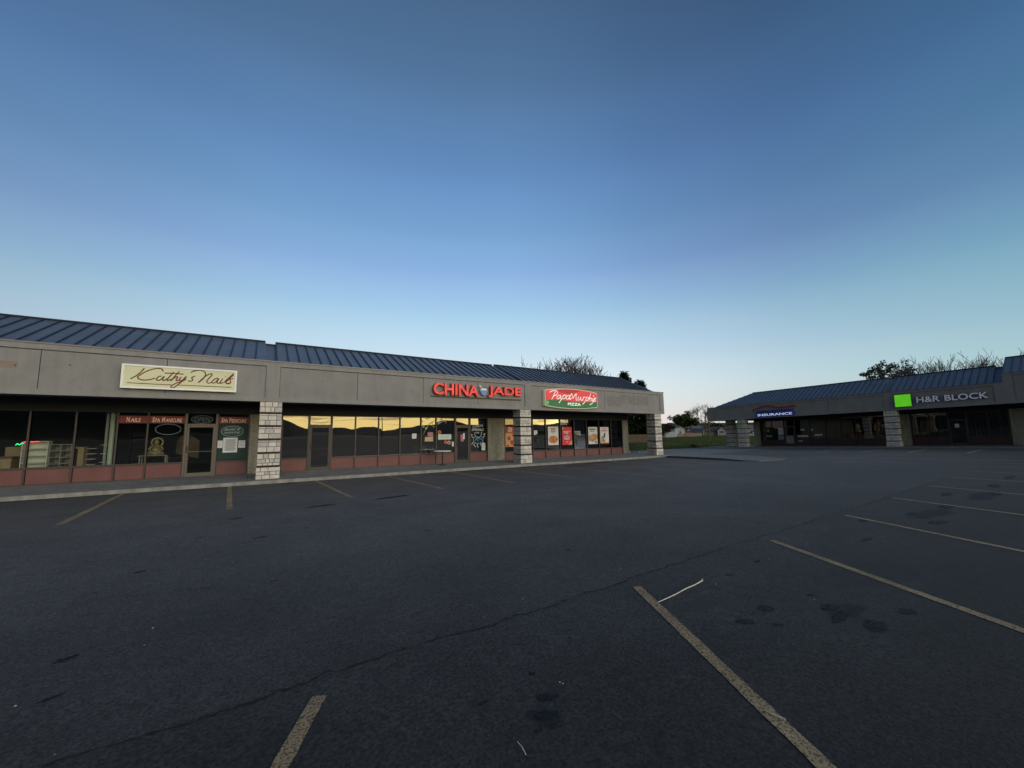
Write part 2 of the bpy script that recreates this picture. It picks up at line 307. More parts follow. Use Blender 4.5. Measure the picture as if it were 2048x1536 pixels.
    def text(s, string, u0, u1, w0, w1, v, th=.006, bold=0.0, shear=0.0, rot=0.0):
        cu = D.curves.new('t', 'FONT'); cu.body = string; cu.size = 1; cu.offset = bold; cu.shear = shear; cu.resolution_u = 3; cu.extrude = .5
        ob = D.objects.new('t', cu); COL.objects.link(ob); dg_ = bpy.context.evaluated_depsgraph_get(); dg_.update()
        me = D.meshes.new_from_object(ob.evaluated_get(dg_)); D.objects.remove(ob); D.curves.remove(cu)
        xs = [q.co.x for q in me.vertices]; ys = [q.co.y for q in me.vertices]
        x0, x1, y0, y1 = min(xs), max(xs), min(ys), max(ys)
        vs = []
        for q in me.vertices:
            a_ = (q.co.x-x0)/(x1-x0); b_ = (q.co.y-y0)/(y1-y0)
            vs.append((u0+(u1-u0)*a_, v - th*(q.co.z+.5), w0+(w1-w0)*b_ + rot*(u1-u0)*a_))
        s.add(vs, [tuple(p.vertices) for p in me.polygons]); D.meshes.remove(me); return s
    def build(s, name, mats, parent=None, recalc=True, smooth_=False):
        if not isinstance(mats, (list, tuple)): mats = [mats]
        o_ = Vector(parent_world(parent)) if parent else Vector((0, 0, 0))
        if parent is None and s.v:
            xs = [p[0] for p in s.v]; ys = [p[1] for p in s.v]; zs = [p[2] for p in s.v]
            o_ = Vector(((min(xs)+max(xs))/2, (min(ys)+max(ys))/2, min(zs)))
        me = D.meshes.new(name); me.from_pydata([tuple(Vector(p)-o_) for p in s.v], [], s.f)
        for m_ in mats: me.materials.append(m_)
        for p, i in zip(me.polygons, s.m): p.material_index = i; p.use_smooth = smooth_
        if recalc:
            bm = bmesh.new(); bm.from_mesh(me); bmesh.ops.recalc_face_normals(bm, faces=bm.faces); bm.to_mesh(me); bm.free()
        me.update()
        ob = D.objects.new(name, me); COL.objects.link(ob)
        if parent: ob.parent = parent
        else: ob.location = o_
        return ob
def parent_world(o):
    v = Vector(o.location)
    while o.parent: o = o.parent; v += Vector(o.location)
    return v
def thing(name, loc, label, cat, group=None):
    o = D.objects.new(name, None); COL.objects.link(o); o.location = loc; o.empty_display_size = .2
    return prop(o, label, cat, group)
def spline(pts, n=5):
    if len(pts) < 3: return [tuple(p) for p in pts]
    P = [Vector(p) for p in pts]; P = [P[0]*2-P[1]] + P + [P[-1]*2-P[-2]]; out_ = []
    for i in range(1, len(P)-2):
        for j in range(n):
            t = j/n
            out_.append(tuple(.5*((2*P[i]) + (P[i+1]-P[i-1])*t + (2*P[i-1]-5*P[i]+4*P[i+1]-P[i+2])*t*t + (3*P[i]-P[i-1]-3*P[i+1]+P[i+2])*t**3)))
    out_.append(tuple(P[-2])); return out_

# ---------------------------------------------------------------- ground
gx = [-3000, -1500, -700, -400, -250, -180, -150, -130, -110, -95, -85, -75, -68, -60, -40, -30, -15, 0, 15, 30, 36, 42, 48, 54, 60, 66, 72, 78, 85, 95, 105, 115, 125, 135, 150, 165, 180, 250, 400, 700, 1500, 3000]
gy = [-3000, -1500, -700, -400, -250, -180, -150, -130, -110, -95, -85, -75, -68, -60, -45, -30, -14, 0, 12, 22, 31, 36, 42, 48, 54, 60, 66, 72, 80, 90, 100, 110, 120, 130, 150, 180, 250, 400, 700, 1500, 3000]
m = MB(); nx = len(gx)
m.add([(x, y, G(x, y)-.03) for y in gy for x in gx], [(j*nx+i, j*nx+i+1, (j+1)*nx+i+1, (j+1)*nx+i) for j in range(len(gy)-1) for i in range(nx-1)])
prop(m.build('grass_field', MT['grass'], recalc=False), kind='structure')
def plane(x, y): return GA*max(x, -40) + GB*max(y, -14)
m = MB(); SEAM = 2.672
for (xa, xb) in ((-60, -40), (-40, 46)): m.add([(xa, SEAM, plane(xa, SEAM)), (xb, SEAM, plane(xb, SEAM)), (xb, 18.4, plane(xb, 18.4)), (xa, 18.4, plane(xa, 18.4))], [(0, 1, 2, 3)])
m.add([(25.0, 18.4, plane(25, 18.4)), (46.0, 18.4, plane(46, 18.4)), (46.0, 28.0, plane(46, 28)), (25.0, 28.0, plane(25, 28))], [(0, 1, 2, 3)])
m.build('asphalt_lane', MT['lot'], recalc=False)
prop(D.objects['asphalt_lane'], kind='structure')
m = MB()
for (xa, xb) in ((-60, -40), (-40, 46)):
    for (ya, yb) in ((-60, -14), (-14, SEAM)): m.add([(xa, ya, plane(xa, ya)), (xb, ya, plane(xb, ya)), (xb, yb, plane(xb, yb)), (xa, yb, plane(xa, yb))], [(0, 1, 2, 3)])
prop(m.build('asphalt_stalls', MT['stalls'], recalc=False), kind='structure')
# seam crack: a jagged dark gap along the joint of the two pavings
m = MB(); pts = []; x = -8.0; dy = 0
while x < 17:
    dy = dy*.80 + random.uniform(-.017, .017); pts.append((x, SEAM + dy + .02*math.sin(x*1.7), random.choice((.0015, .003, .005, .007, .010))*(1.0 if x < 8 else .8))); x += random.uniform(.012, .05)
n0 = len(pts)
m.add([(x, y-w_, plane(x, y)+.004) for x, y, w_ in pts] + [(x, y+w_, plane(x, y)+.004) for x, y, w_ in pts], [(i, i+1, n0+i+1, n0+i) for i in range(n0-1)])
prop(m.build('seam_crack', mat('crack_black', (.006, .006, .007), 1.0), recalc=False), kind='structure')
# painted stall lines
def stripe(x0, y0, x1, y1, w_, mt, z=.004, ragged=.006):
    d = Vector((x1-x0, y1-y0)); L_ = d.length; d.normalize(); n_ = Vector((-d.y, d.x)); k = max(2, int(L_/.08)); a_ = []; b_ = []
    for i in range(k+1):
        c = Vector((x0, y0)) + d*L_*i/k
        p = c + n_*(w_/2+random.uniform(-ragged, ragged)); q = c - n_*(w_/2+random.uniform(-ragged, ragged))
        a_.append((p.x, p.y, plane(p.x, p.y)+z)); b_.append((q.x, q.y, plane(q.x, q.y)+z))
    mm = MB(); mm.add(a_+b_, [(i, i+1, k+2+i, k+1+i) for i in range(k)])
    return prop(mm.build('parking_line', mt, recalc=True), kind='structure')
for (x0, y0, x1, y1) in [(-3.55, 17.4, -3.08, 10.98), (-.79, 17.4, -.48, 11.0), (1.99, 17.4, 2.13, 11.02)]: stripe(x0, y0, x1, y1, .125, MT['yellow'])
stripe(-6.3, 17.4, -5.6, 11.0, .105, MT['yellow'])
for (x0, y0, x1, y1) in [(4.81, 17.4, 4.72, 11.0), (7.8, 17.4, 7.19, 10.86), (10.36, 17.3, 9.82, 10.8)]: stripe(x0, y0, x1, y1, .125, MT['yellow'])
for (x0, y0, x1, y1) in [(13.1, 17.3, 12.5, 10.7), (15.8, 17.3, 14.95, 10.7), (18.4, 17.3, 17.4, 10.5), (20.9, 17.3, 19.7, 10.7)]: stripe(x0, y0, x1, y1, .09, MT['yellowf'])
for i, (x0, y0) in enumerate([(.345, 2.49), (2.99, 2.50), (5.66, 2.51), (8.305, 2.50), (11.2, 2.55), (14.3, 2.58), (17.3, 2.6), (20.2, 2.6), (23.1, 2.6), (26.0, 2.6)]):
    x1, y1 = [(-2.3, -3.0), (-.1, -3.0), (2.35, -3.0), (5.2, -3.0), (8.3, -3.0), (11.4, -3.0), (15.3, -3.0), (18.2, -3), (21.1, -3), (24, -3)][i]
    stripe(x0, y0, x1, y1, .082 if i < 2 else .088, MT['yellow'] if i < 5 else MT['yellowf'], ragged=.0035)
for (x0, y0, x1, y1) in [(44.4, 4.98, 36.5, 4.7), (44.4, 7.81, 36.4, 7.3), (44.4, 10.4, 36.4, 9.7), (44.4, 13.2, 36.6, 12.4)]: stripe(x0, y0, x1, y1, .11, MT['whitel'])
stripe(28.6, 9.9, 28.0, -1.0, .12, MT['whitel'])
# oil stains, patches
def blob(x, y, rx, ry, mt, z, name='oil_stain', k=22, rot=0):
    mm = MB(); vs = [(x, y, plane(x, y)+z)]
    for ring in (0.6, 1.0):
        for j in range(k):
            a_ = 2*math.pi*j/k; rr = ring*(1+.22*math.sin(2*a_+x*7)+.12*math.sin(5*a_+y*9))
            px = rx*rr*math.cos(a_); py = ry*rr*math.sin(a_)
            X = x+px*math.cos(rot)-py*math.sin(rot); Y = y+px*math.sin(rot)+py*math.cos(rot); vs.append((X, Y, plane(X, Y)+z))
    fs = [(0, 1+j, 1+(j+1) % k) for j in range(k)] + [(1+j, 1+k+j, 1+k+(j+1) % k, 1+(j+1) % k) for j in range(k)]
    mm.add(vs, fs); o = mm.build(name, mt, recalc=True)
    at = o.data.attributes.new('edge', 'FLOAT', 'POINT')
    for i, d_ in enumerate(at.data): d_.value = 1.35 if i == 0 else (1.0 if i <= k else 0.25)
    return prop(o, kind='structure')
ST = stain('oil', (.008, .009, .010), .46, .80, 24, amount=.9); ST2 = stain('oil_soft', (.012, .013, .015), .40, .75, 4, amount=.35); PALE = stain('worn_patch', (.075, .074, .070), .34, .8, 3.0, amount=.35)
WET = stain('damp', (.012, .013, .016), .36, .7, 2.0, amount=.9)
for (x, y, rx, ry) in [(3.06, 1.58, .075, .075), (3.42, 1.60, .13, .06), (3.84, 1.32, .11, .08), (3.69, 1.21, .16, .06), (3.72, 1.02, .13, .10), (4.2, .95, .12, .05), (3.2, 1.42, .05, .03), (4.0, 1.5, .05, .03),
        (1.35, 1.76, .07, .05), (1.26, 1.66, .06, .05), (1.41, 1.98, .03, .02), (1.05, 1.92, .04, .02), (1.17, 1.6, .025, .02), (1.24, 1.58, .02, .02),
        (3.95, 2.16, .06, .03), (4.6, 2.2, .07, .03), (8.0, 2.2, .16, .07), (9.2, 1.9, .2, .08), (10.5, 1.7, .4, .1), (8.6, 1.5, .3, .1), (12.6, 2.0, .5, .12), (13.5, 1.4, .5, .1), (15.2, 1.6, .6, .12), (6.6, 1.8, .15, .05), (18.2, 1.6, .7, .12)]:
    blob(x, y, rx, ry, ST, .003)
for (x, y, rx, ry) in [(3.85, 1.22, .25, .13), (1.25, 1.65, .09, .12), (9.5, 1.7, 1.0, .22), (12.8, 1.5, 1.0, .3)]: blob(x, y, rx, ry, ST2, .002, 'oil_film')
for (x, y, rx, ry) in [(5.1, 1.35, .9, .28), (3.1, 1.95, .35, .12), (5.5, .9, .8, .2), (4.4, .75, .4, .1)]: blob(x, y, rx, ry, PALE, .0015, 'worn_patch')
for (x, y, rx, ry) in [(-6, 17.15, 1.6, .14), (-4.2, 17.2, .9, .12), (8.9, 17.0, 1.2, .2), (7.0, 17.2, .8, .12), (12.8, 17.0, 1.3, .25), (14.6, 15.6, 1.1, .35), (16.6, 16.8, 2.0, .4), (20.2, 17.1, 1.5, .2), (-1.6, 17.1, .8, .12), (2.2, 17.2, .7, .1), (1.0, 16.9, .3, .25)]:
    blob(x, y, rx, ry, WET, .002, 'damp_stain')
for (x, y, r) in [(-1.05, 6.1, .07), (-1.25, 5.5, .03), (.1, 7.2, .09), (.75, 7.5, .05), (-1.0, 3.9, .07), (-.7, 7.8, .06), (-.9, 3.35, .05), (1.6, 8.7, .07), (2.3, 6.0, .06), (3.3, 7.4, .05), (3.3, 3.8, .045), (-.3, 9.4, .15), (1.3, 10.0, .3), (3.0, 10.3, .4), (.2, 4.8, .04)]:
    blob(x, y, r*1.4, r*.55, ST, .003, 'tar_spot', rot=.3)
# twig and straw lying on the lot
def stick(name, pts, r, mt, label):
    mm = MB(); mm.tube([(x, y, plane(x, y)+z) for x, y, z in pts], r, 6); return prop(mm.build(name, mt), label, 'twig')
STRAW = mat('straw', (.62, .58, .46), .7, var=.2, vscale=30)
stick('twig', [(2.83, 2.155, .012), (2.98, 2.155, .016), (3.12, 2.172, .012), (3.26, 2.178, .02), (3.42, 2.192, .014), (3.56, 2.20, .022), (3.575, 2.215, .03)], [.0025, .004, .004, .0045, .005, .0055, .004], STRAW, 'long pale dry twig lying across the end of a yellow stall line')
stick('straw', [(2.16, 1.06, .008), (2.155, 1.02, .012), (2.175, .965, .008)], .0022, STRAW, 'short bent straw lying on the yellow stall line in front')
stick('straw', [(1.046, 1.59, .008), (1.043, 1.55, .012), (1.036, 1.51, .008)], .0022, STRAW, 'short curved straw lying on bare dark asphalt')
PEB = mat('pebble', (.42, .41, .38), .8)
m = MB()
for i in range(70):
    x = random.uniform(-2, 9)**1.0; y = random.uniform(.6, 9); r_ = random.uniform(.002, .005)*(1+.06*y)
    z = plane(x, y); m.lathe((x, y, z), [(r_*.8, 0), (r_, r_*.4), (r_*.5, r_*.9)], 5)
prop(m.build('grit', PEB), kind='stuff', label='pale grit scattered over the dark asphalt', cat='grit')

# ---------------------------------------------------------------- walkways
def walk(F, name, u0, u1, v0, v1, top, joints, mt_kerb, mt_top):
    mm = MB(F); mm.mi = 0; mm.box(u0, u1, v0, v0+.16, -.12, top)
    mm.mi = 1
    js = [u0] + joints + [u1]
    for i in range(len(js)-1): mm.box(js[i]+.008, js[i+1]-.008, v0+.168, v1, -.12, top-.001)
    mm.mi = 2; mm.box(u0+.01, u1-.01, v0+.165, v1-.01, -.1, top-.02)
    return prop(mm.build(name, [mt_kerb, mt_top, MT['groove']]), kind='structure')
walk(FL, 'sidewalk', -26, 25.62, 17.5, 20.6, .125, [-21.5, -17, -12.5, -9.5, -6.5, -3.4, -.30, .95, 4.0, 7.0, 10, 13, 16, 19, 22], MT['kerb'], MT['conc'])
walk(FR, 'sidewalk', -27.2, 16, 44.6, 49.1, .15, [-24, -20, -16, -12, -8, -4, 0, 4, 8, 12], MT['apron'], MT['apron'])
mm = MB(FL); mm.box(23.7, 28.5, 20.6, 27, -.2, .02); prop(mm.build('sidewalk', MT['apron']), kind='structure')
mm = MB()
ap = [(25.62, 17.45, .12), (24.2, 17.1, .12), (23.4, 14.6, .12), (22.75, 12.4, .11), (22.2, 11.0, .07), (22.5, 10.25, .04), (24.0, 9.95, .03), (25.5, 10.2, .02), (27.3, 12, .02), (29.1, 14.0, .02), (29.5, 17.0, .02), (30.1, 18.3, .02), (36.6, 18.3, .02), (42.4, 18.8, .02), (44.62, 18.9, .02), (44.62, 27.3, .03), (46, 28.6, .03), (41, 28.8, .03), (37.6, 28.6, .03), (34.3, 28.2, .03), (28, 27.5, .03), (25.62, 27.0, .03)]
n_ = len(ap)
mm.add([(x, y, plane(x, y)+z) for x, y, z in ap] + [(x, y, plane(x, y)-.15) for x, y, z in ap], [tuple(range(n_-1, -1, -1)), tuple(range(n_, 2*n_))] + [(i, (i+1) % n_, (i+1) % n_+n_, i+n_) for i in range(n_)])
prop(mm.build('concrete_apron', MT['apron']), kind='structure')
mm = MB(); mm.slab([(46, 26.9), (60, 27.5), (60, 30.4), (50, 29.6), (46, 28.9)], -.1, .03, plane); prop(mm.build('path', MT['apron']), kind='structure')

# ---------------------------------------------------------------- shop rows
TILT = math.tan(rad(.29)); PR = random.Random(2)
def storefront(F, B, v, bays, base, sill, head, doors, dark=False, top=3.16, glassm=None, clear=(), frames=None):
    """bays = list of (u0,u1,kind); kinds: w window, d door"""
    kick = MT['kickd'] if dark else MT['kick']; fr = MT['bronze']
    for (u0, u1, kind) in bays:
        g = MT['glassc'] if (u0 in clear) else (glassm or MT['glass'])
        if kind == 'w':
            f = MB(F); t = .028
            f.box(u0-t, u0+t, v-.05, v+.05, base, head); f.box(u0+t, u1-t, v-.045, v+.045, head-.06, head); f.box(u0+t, u1-t, v-.045, v+.045, sill-.035, sill+.035)
            f.box(u0+t, u1-t, v-.04, v+.04, base, base+.03)
            f.box(u1-t, u1+t, v-.047, v+.047, base, head-.002)
            fo = f.build('window', fr, B)
            MB(F).box(u0+t+.004, u1-t-.004, v+.0, v+.03, base+.03, sill-.037).build('bulkhead_panel', kick, fo)
            tl = TILT*(head-sill)+PR.uniform(-.0022, .0022); tw = PR.uniform(-.003, .003); MB(F).quadx([(u0+t, v+.01, sill+.035), (u1-t, v+.01+tw, sill+.035), (u1-t, v+.01+tw+tl, head-.06), (u0+t, v+.01+tl, head-.06)]).build('pane', g, fo)
        else:
            dt = base+2.10; fl = MT['bronzel'] if kind == 'D' else MT['bronze']
            f = MB(F); f.box(u0-.028, u0+.035, v-.06, v+.05, base-.03, head-.003); f.box(u1-.035, u1+.028, v-.06, v+.05, base-.03, head-.003); f.box(u0+.035, u1-.035, v-.055, v+.05, dt, dt+.06); f.box(u0+.035, u1-.035, v-.05, v+.05, head-.06, head-.003); f.box(u0+.035, u1-.035, v-.09, v+.05, base-.04, base+.005)
            fo = f.build('door', fl, B)
            lf = MB(F); a_, b_ = u0+.042, u1-.042; s_ = .07
            lf.box(a_, a_+s_, v-.04, v, base+.01, dt-.006); lf.box(b_-s_, b_, v-.04, v, base+.01, dt-.006); lf.box(a_+s_, b_-s_, v-.04, v, base+.01, base+.16); lf.box(a_+s_, b_-s_, v-.04, v, dt-.09, dt-.006)
            lf.build('door_frame', fl, fo)
            MB(F).quadx([(a_+s_, v-.02, base+.16), (b_-s_, v-.02, base+.16), (b_-s_, v-.02, dt-.09), (a_+s_, v-.02, dt-.09)]).build('door_glass', g, fo)
            tl = TILT*(head-dt); MB(F).quadx([(u0+.035, v+.01, dt+.06), (u1-.035, v+.01, dt+.06), (u1-.035, v+.01+tl, head-.06), (u0+.035, v+.01+tl, head-.06)]).build('transom_pane', g, fo)
            hb = MB(F); hb.tube([(a_+s_, v-.075, base+1.02), (b_-s_, v-.075, base+1.02)], .014, 6); hb.build('push_bar', MT['steel'] if kind == 'D' else MT['bronze'], fo)
            hh = MB(F); hh.tube([(a_+.035, v-.04, base+.98), (a_+.035, v-.10, base+1.0), (a_+.035, v-.10, base+1.22), (a_+.035, v-.04, base+1.24)], .013, 6); hh.build('handle', MT['black'], fo)
STONES = {}
def column(F, B, u0, v0, base, top, bands, wd=.74, dp=.75, seed=1):
    rnd = random.Random(seed)
    c = MB(F); c.mi = 0; c.box(u0+.03, u0+wd-.03, v0+.03, v0+dp-.03, base-.05, top)
    sections = []; z = base; flare = .022
    edges = [base] + [b for b in sorted(bands)] + [top]
    bt = .066
    for i in range(len(edges)-1):
        z0 = edges[i] + (bt/2 if i > 0 else -.01); z1 = edges[i+1] - (bt/2 if i < len(edges)-2 else 0)
        h = z1-z0; fl = .022 if i == 0 else 0.0
        splits = rnd.choice([(.52, .48), (.36, .28, .36), (.22, .34, .44), (.44, .40, .16), (.5, .5)])
        zz = z0
        for sfr in splits:
            hh = h*sfr
            for face in range(4):
                Lf = (wd if face % 2 == 0 else dp) + 2*fl
                t = 0.0
                cuts = [0]
                while cuts[-1] < Lf-.02:
                    s_ = rnd.uniform(.12, .34) if hh > .1 else rnd.uniform(.2, .36)
                    nx_ = cuts[-1]+s_
                    if Lf-nx_ < .10: nx_ = Lf
                    cuts.append(nx_)
                for a_, b_ in zip(cuts[:-1], cuts[1:]):
                    pr = rnd.uniform(-.004, .010)-fl*0+fl
                    g_ = .0095
                    c.mi = 1 if rnd.random() < .7 else 2
                    ia = a_+(g_ if a_ > 0 else 0.0); ib = b_-(g_ if b_ < Lf-.001 else 0.0)
                    lo, hi = zz+g_, zz+hh-g_
                    cx = .012
                    if face == 0: c.box(u0-fl+ia, u0-fl+ib, v0-pr, v0+.04, lo, hi)
                    elif face == 2: c.box(u0-fl+ia, u0-fl+ib, v0+dp-.04, v0+dp+pr, lo, hi)
                    elif face == 1: c.box(u0+wd-.04, u0+wd+pr, v0+.042 if a_ == 0 else v0-fl+ia, v0+dp-.042 if b_ >= Lf-.001 else v0-fl+ib, lo, hi)
                    else: c.box(u0-pr, u0+.04, v0+.042 if a_ == 0 else v0-fl+ia, v0+dp-.042 if b_ >= Lf-.001 else v0-fl+ib, lo, hi)
            zz += hh
    ob = c.build('column', [MT['mortar'], MT['stone'], MT['stone2']], B)
    for z in bands: MB(F).box(u0-.012, u0+wd+.012, v0-.012, v0+dp+.012, z-bt/2+.004, z+bt/2-.004).build('brick_band', MT['brick'], ob)
    return ob
def roof_seg(F, B, ue0, ue1, ur0, ur1, ve, vr, we, wr, ribs, name='roof'):
    r = MB(F); th = .06
    r.add([(ue0, ve, we), (ue1, ve, we), (ur1, vr, wr), (ur0, vr, wr), (ue0, ve, we-th), (ue1, ve, we-th), (ur1, vr, wr-th), (ur0, vr, wr-th)], [(0, 1, 2, 3), (7, 6, 5, 4), (0, 4, 5, 1), (1, 5, 6, 2), (2, 6, 7, 3), (3, 7, 4, 0)])
    # back slope and the gable walls below so that it is a solid roof from any side
    r.add([(ur0, vr, wr), (ur1, vr, wr), (ue1, vr+(vr-ve), we), (ue0, vr+(vr-ve), we)], [(0, 1, 2, 3)])
    r.add([(ue0, ve, we-th), (ur0, vr, wr-th), (ue0, vr+(vr-ve), we-th)], [(0, 1, 2)])
    r.add([(ue1, ve, we-th), (ur1, vr, wr-th), (ue1, vr+(vr-ve), we-th)], [(2, 1, 0)])
    o = r.build(name, MT['roof'], B, recalc=False)
    rb = MB(F); h = .05; t = .0205
    for u in ribs:
        # rib stops at the hip edges
        f1 = 1.0
        if u > ur1 and ue1 > ur1: f1 = (ue1-u)/(ue1-ur1)
        if u < ur0 and ue0 < ur0: f1 = (u-ue0)/(ur0-ue0)
        if f1 < .05: continue
        va, wa, vb, wb = ve, we, ve+(vr-ve)*f1, we+(wr-we)*f1
        rb.add([(u-t, va, wa), (u+t, va, wa), (u+t, vb, wb), (u-t, vb, wb), (u-t, va, wa+h), (u+t, va, wa+h), (u+t, vb, wb+h), (u-t, vb, wb+h)], [(0, 3, 2, 1), (4, 5, 6, 7), (0, 1, 5, 4), (1, 2, 6, 5), (2, 3, 7, 6), (3, 0, 4, 7)])
    if ribs: rb.build('roof_rib', MT['rib'], o)
    rg = MB(F); rg.tube([(ur0, vr, wr+.03), (ur1, vr, wr+.03)], .05, 6); rg.build('ridge_cap', MT['ridge'], o)
    return o
# ---- left row
BL = thing('shop_building', FL(-.4, 18.1, 0), 'long grey stucco shop row on the left, red window panels and blue metal roof', 'building', 'rows of shops round the car park')
VF, VW = 18.06, 20.6
TOP, BOT = 4.745, 3.14
def fascia(F, B, u0, u1, vf, bot, top, piers, joints, bandt=.175, bandb=.18, parent_name='fascia', dep=.32):
    f = MB(F); f.box(u0, u1, vf+.03, vf+dep, bot+.004, top-.004)
    f.mi = 1
    f.box(u0-.0, u1+.0, vf, vf+.034, top-bandt, top); f.box(u0, u1, vf, vf+.034, bot, bot+bandb)
    for a_, b_ in piers: f.box(a_, b_, vf+.001, vf+.034, bot+bandb, top-bandt)
    f.mi = 2
    for j in joints: f.box(j-.011, j+.011, vf+.0275, vf+.031, bot+bandb, top-bandt)
    ed = sorted([x for p_ in piers for x in p_])
    f.box(u0, u1, vf+.012, vf+.0299, top-bandt-.022, top-bandt-.001)
    for x in ed: f.box(x-.014 if x in [p_[0] for p_ in piers] else x, x if x in [p_[0] for p_ in piers] else x+.014, vf+.012, vf+.0298, bot+bandb, top-bandt-.023)
    o = f.build(parent_name, [MT['stucco'], MT['stucco_trim'], MT['groove']], B)
    c = MB(F); c.box(u0-.03, u1+.03, vf-.03, vf+.14, top+.001, top+.045); c.build('cap_flashing', MT['cap'], o)
    return o
fo = fascia(FL, BL, -24, 25.62, VF, BOT, TOP, [(-24, -23.6), (-12.25, -11.78), (.15, .62), (12.75, 13.22), (25.16, 25.62)], [-20.9, -17.9, -14.9, -8.9, -5.85, -2.85, 3.6, 6.66, 9.7, 16.3, 19.3, 22.2])
pt = MB(FL); pt.box(-7.4, -6.3, VF+.026, VF+.031, 3.92, 4.14); pt.build('repair_patch', MT['stuccod'], fo)
e_ = MB(FL); e_.box(25.30, 25.62, VF+.322, 26.9, BOT, TOP); e_.box(25.27, 25.65, VF+.322, 26.9, TOP+.001, TOP+.045); e_.build('end_fascia', MT['stucco'], BL)
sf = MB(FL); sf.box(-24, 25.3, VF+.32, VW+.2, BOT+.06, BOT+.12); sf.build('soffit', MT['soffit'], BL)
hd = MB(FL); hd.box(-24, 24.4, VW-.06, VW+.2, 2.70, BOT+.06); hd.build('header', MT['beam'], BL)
for i, u in enumerate([-12.4, 0.0, 12.42, 24.50]):
    column(FL, BL, u, 18.10, .12, BOT, [.60, 1.125, 1.65, 2.175, 2.69], seed=i+3)
wl = MB(FL); wl.box(-.335, .86, VW-.03, VW+.2, .10, 2.70); wl.build('pebble_wall', MT['aggr'], BL)
wl = MB(FL); wl.box(11.70, 12.89, VW-.03, VW+.2, .03, 2.70); wl.build('pebble_wall', MT['aggr'], BL)
wl = MB(FL); wl.box(23.78, 24.42, VW-.03, VW+.2, -.02, 2.70); wl.box(24.12, 24.42, VW+.2, 27, -.2, BOT+.06); wl.build('pebble_wall', MT['aggr'], BL)
kb = [(-15.8, -14.6, 'w'), (-14.6, -13.4, 'w'), (-13.4, -12.25, 'w'), (-11.3, -10.1, 'w'), (-10.1, -8.97, 'w'), (-8.97, -7.85, 'w'), (-7.85, -6.73, 'w'), (-6.73, -5.61, 'w'), (-5.61, -4.52, 'w'), (-4.52, -3.66, 'w'), (-3.66, -2.53, 'w'), (-2.50, -1.50, 'D'), (-1.47, -.365, 'w')]
storefront(FL, BL, VW, kb, .12, .70, 2.76, None, glassm=MT['glassc'])
cb = [(.888, 1.97, 'w'), (2.0, 2.95, 'd'), (2.98, 4.062, 'w'), (4.062, 5.199, 'w'), (5.199, 6.311, 'w'), (6.311, 7.473, 'w'), (7.473, 8.352, 'w'), (8.352, 9.51, 'w'), (9.54, 10.455, 'd'), (10.485, 11.671, 'w')]
storefront(FL, BL, VW, cb, .10, .68, 2.72, None)
pb = [(12.92, 14.0, 'w'), (14.0, 15.08, 'w'), (15.08, 16.164, 'w'), (16.164, 17.43, 'w'), (17.43, 18.71, 'w'), (18.71, 19.92, 'w'), (19.92, 21.18, 'w'), (21.18, 22.46, 'w'), (22.46, 23.75, 'w')]
storefront(FL, BL, VW, pb, .03, .60, 2.74, None, glassm=MT['glassd'])
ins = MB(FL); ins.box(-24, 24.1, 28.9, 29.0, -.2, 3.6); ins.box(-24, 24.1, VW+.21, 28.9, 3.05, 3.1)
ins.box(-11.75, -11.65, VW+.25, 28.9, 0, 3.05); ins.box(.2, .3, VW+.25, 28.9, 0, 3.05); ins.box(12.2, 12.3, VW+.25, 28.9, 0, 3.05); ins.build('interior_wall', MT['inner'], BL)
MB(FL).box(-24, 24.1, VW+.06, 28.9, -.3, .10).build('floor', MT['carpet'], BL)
bw = MB(FL); bw.box(-24, 24.42, 29.0, 29.2, -.6, 4.6); bw.box(-24.2, -24, VW, 29.2, -.6, 4.6); bw.build('rear_wall', MT['stucco'], BL)
ribL = [.17-.4175*i for i in range(0, 58)]
roof_seg(FL, BL, -24, .17, -24, .07, 18.36, 21.4, 4.80, 6.15, ribL)
roof_seg(FL, BL, .17, .47, .07, .47, 18.37, 21.3, 4.70, 6.0, [])
roof_seg(FL, BL, .47, 12.72, .47, 12.5, 18.36, 21.4, 4.80, 6.14, [.50+.4175*i for i in range(0, 30)])
roof_seg(FL, BL, 12.72, 24.86, 12.62, 24.86, 18.36, 21.36, 4.84, 6.16, [12.76+.4175*i for i in range(0, 29)])
def wall_patch(F, B, u0, u1, w0, w1, v, mt, name='faded_patch'):
    p_ = MB(F); nu, nw = 12, 6
    p_.add([(u0+(u1-u0)*i/nu, v, w0+(w1-w0)*j/nw) for j in range(nw+1) for i in range(nu+1)], [(j*(nu+1)+i, j*(nu+1)+i+1, (j+1)*(nu+1)+i+1, (j+1)*(nu+1)+i) for j in range(nw) for i in range(nu)])
    o = p_.build(name, mt, B, recalc=False); at = o.data.attributes.new('edge', 'FLOAT', 'POINT')
    for k_, d_ in enumerate(at.data):
        i, j = k_ % (nu+1), k_//(nu+1); d_.value = 0.2 if i in (0, nu) or j in (0, nw) else 1.05
GHOST = stain('sign_ghost', (.165, .145, .120), .40, .95, 1.4, amount=.24, rough=.95); GHOST2 = stain('sign_ghost_light', (.30, .28, .25), .40, .85, 3.0, amount=.45, rough=.95)
wall_patch(FL, BL, 20.6, 24.0, 3.62, 4.50, VF+.024, GHOST); wall_patch(FL, BL, 19.45, 21.0, 3.45, 4.35, VF+.024, GHOST2)

dt_ = MB(FL)
for (u, w) in [(-6.35, 4.02), (-5.2, 4.12), (-7.1, 4.25), (19.6, 4.42), (20.4, 3.7), (2.2, 4.1), (6.1, 3.9)]: dt_.disc(u, VF+.026, w, .022, .022, .004, 8)
dt_.build('bolt_hole', MT['groove'], BL)
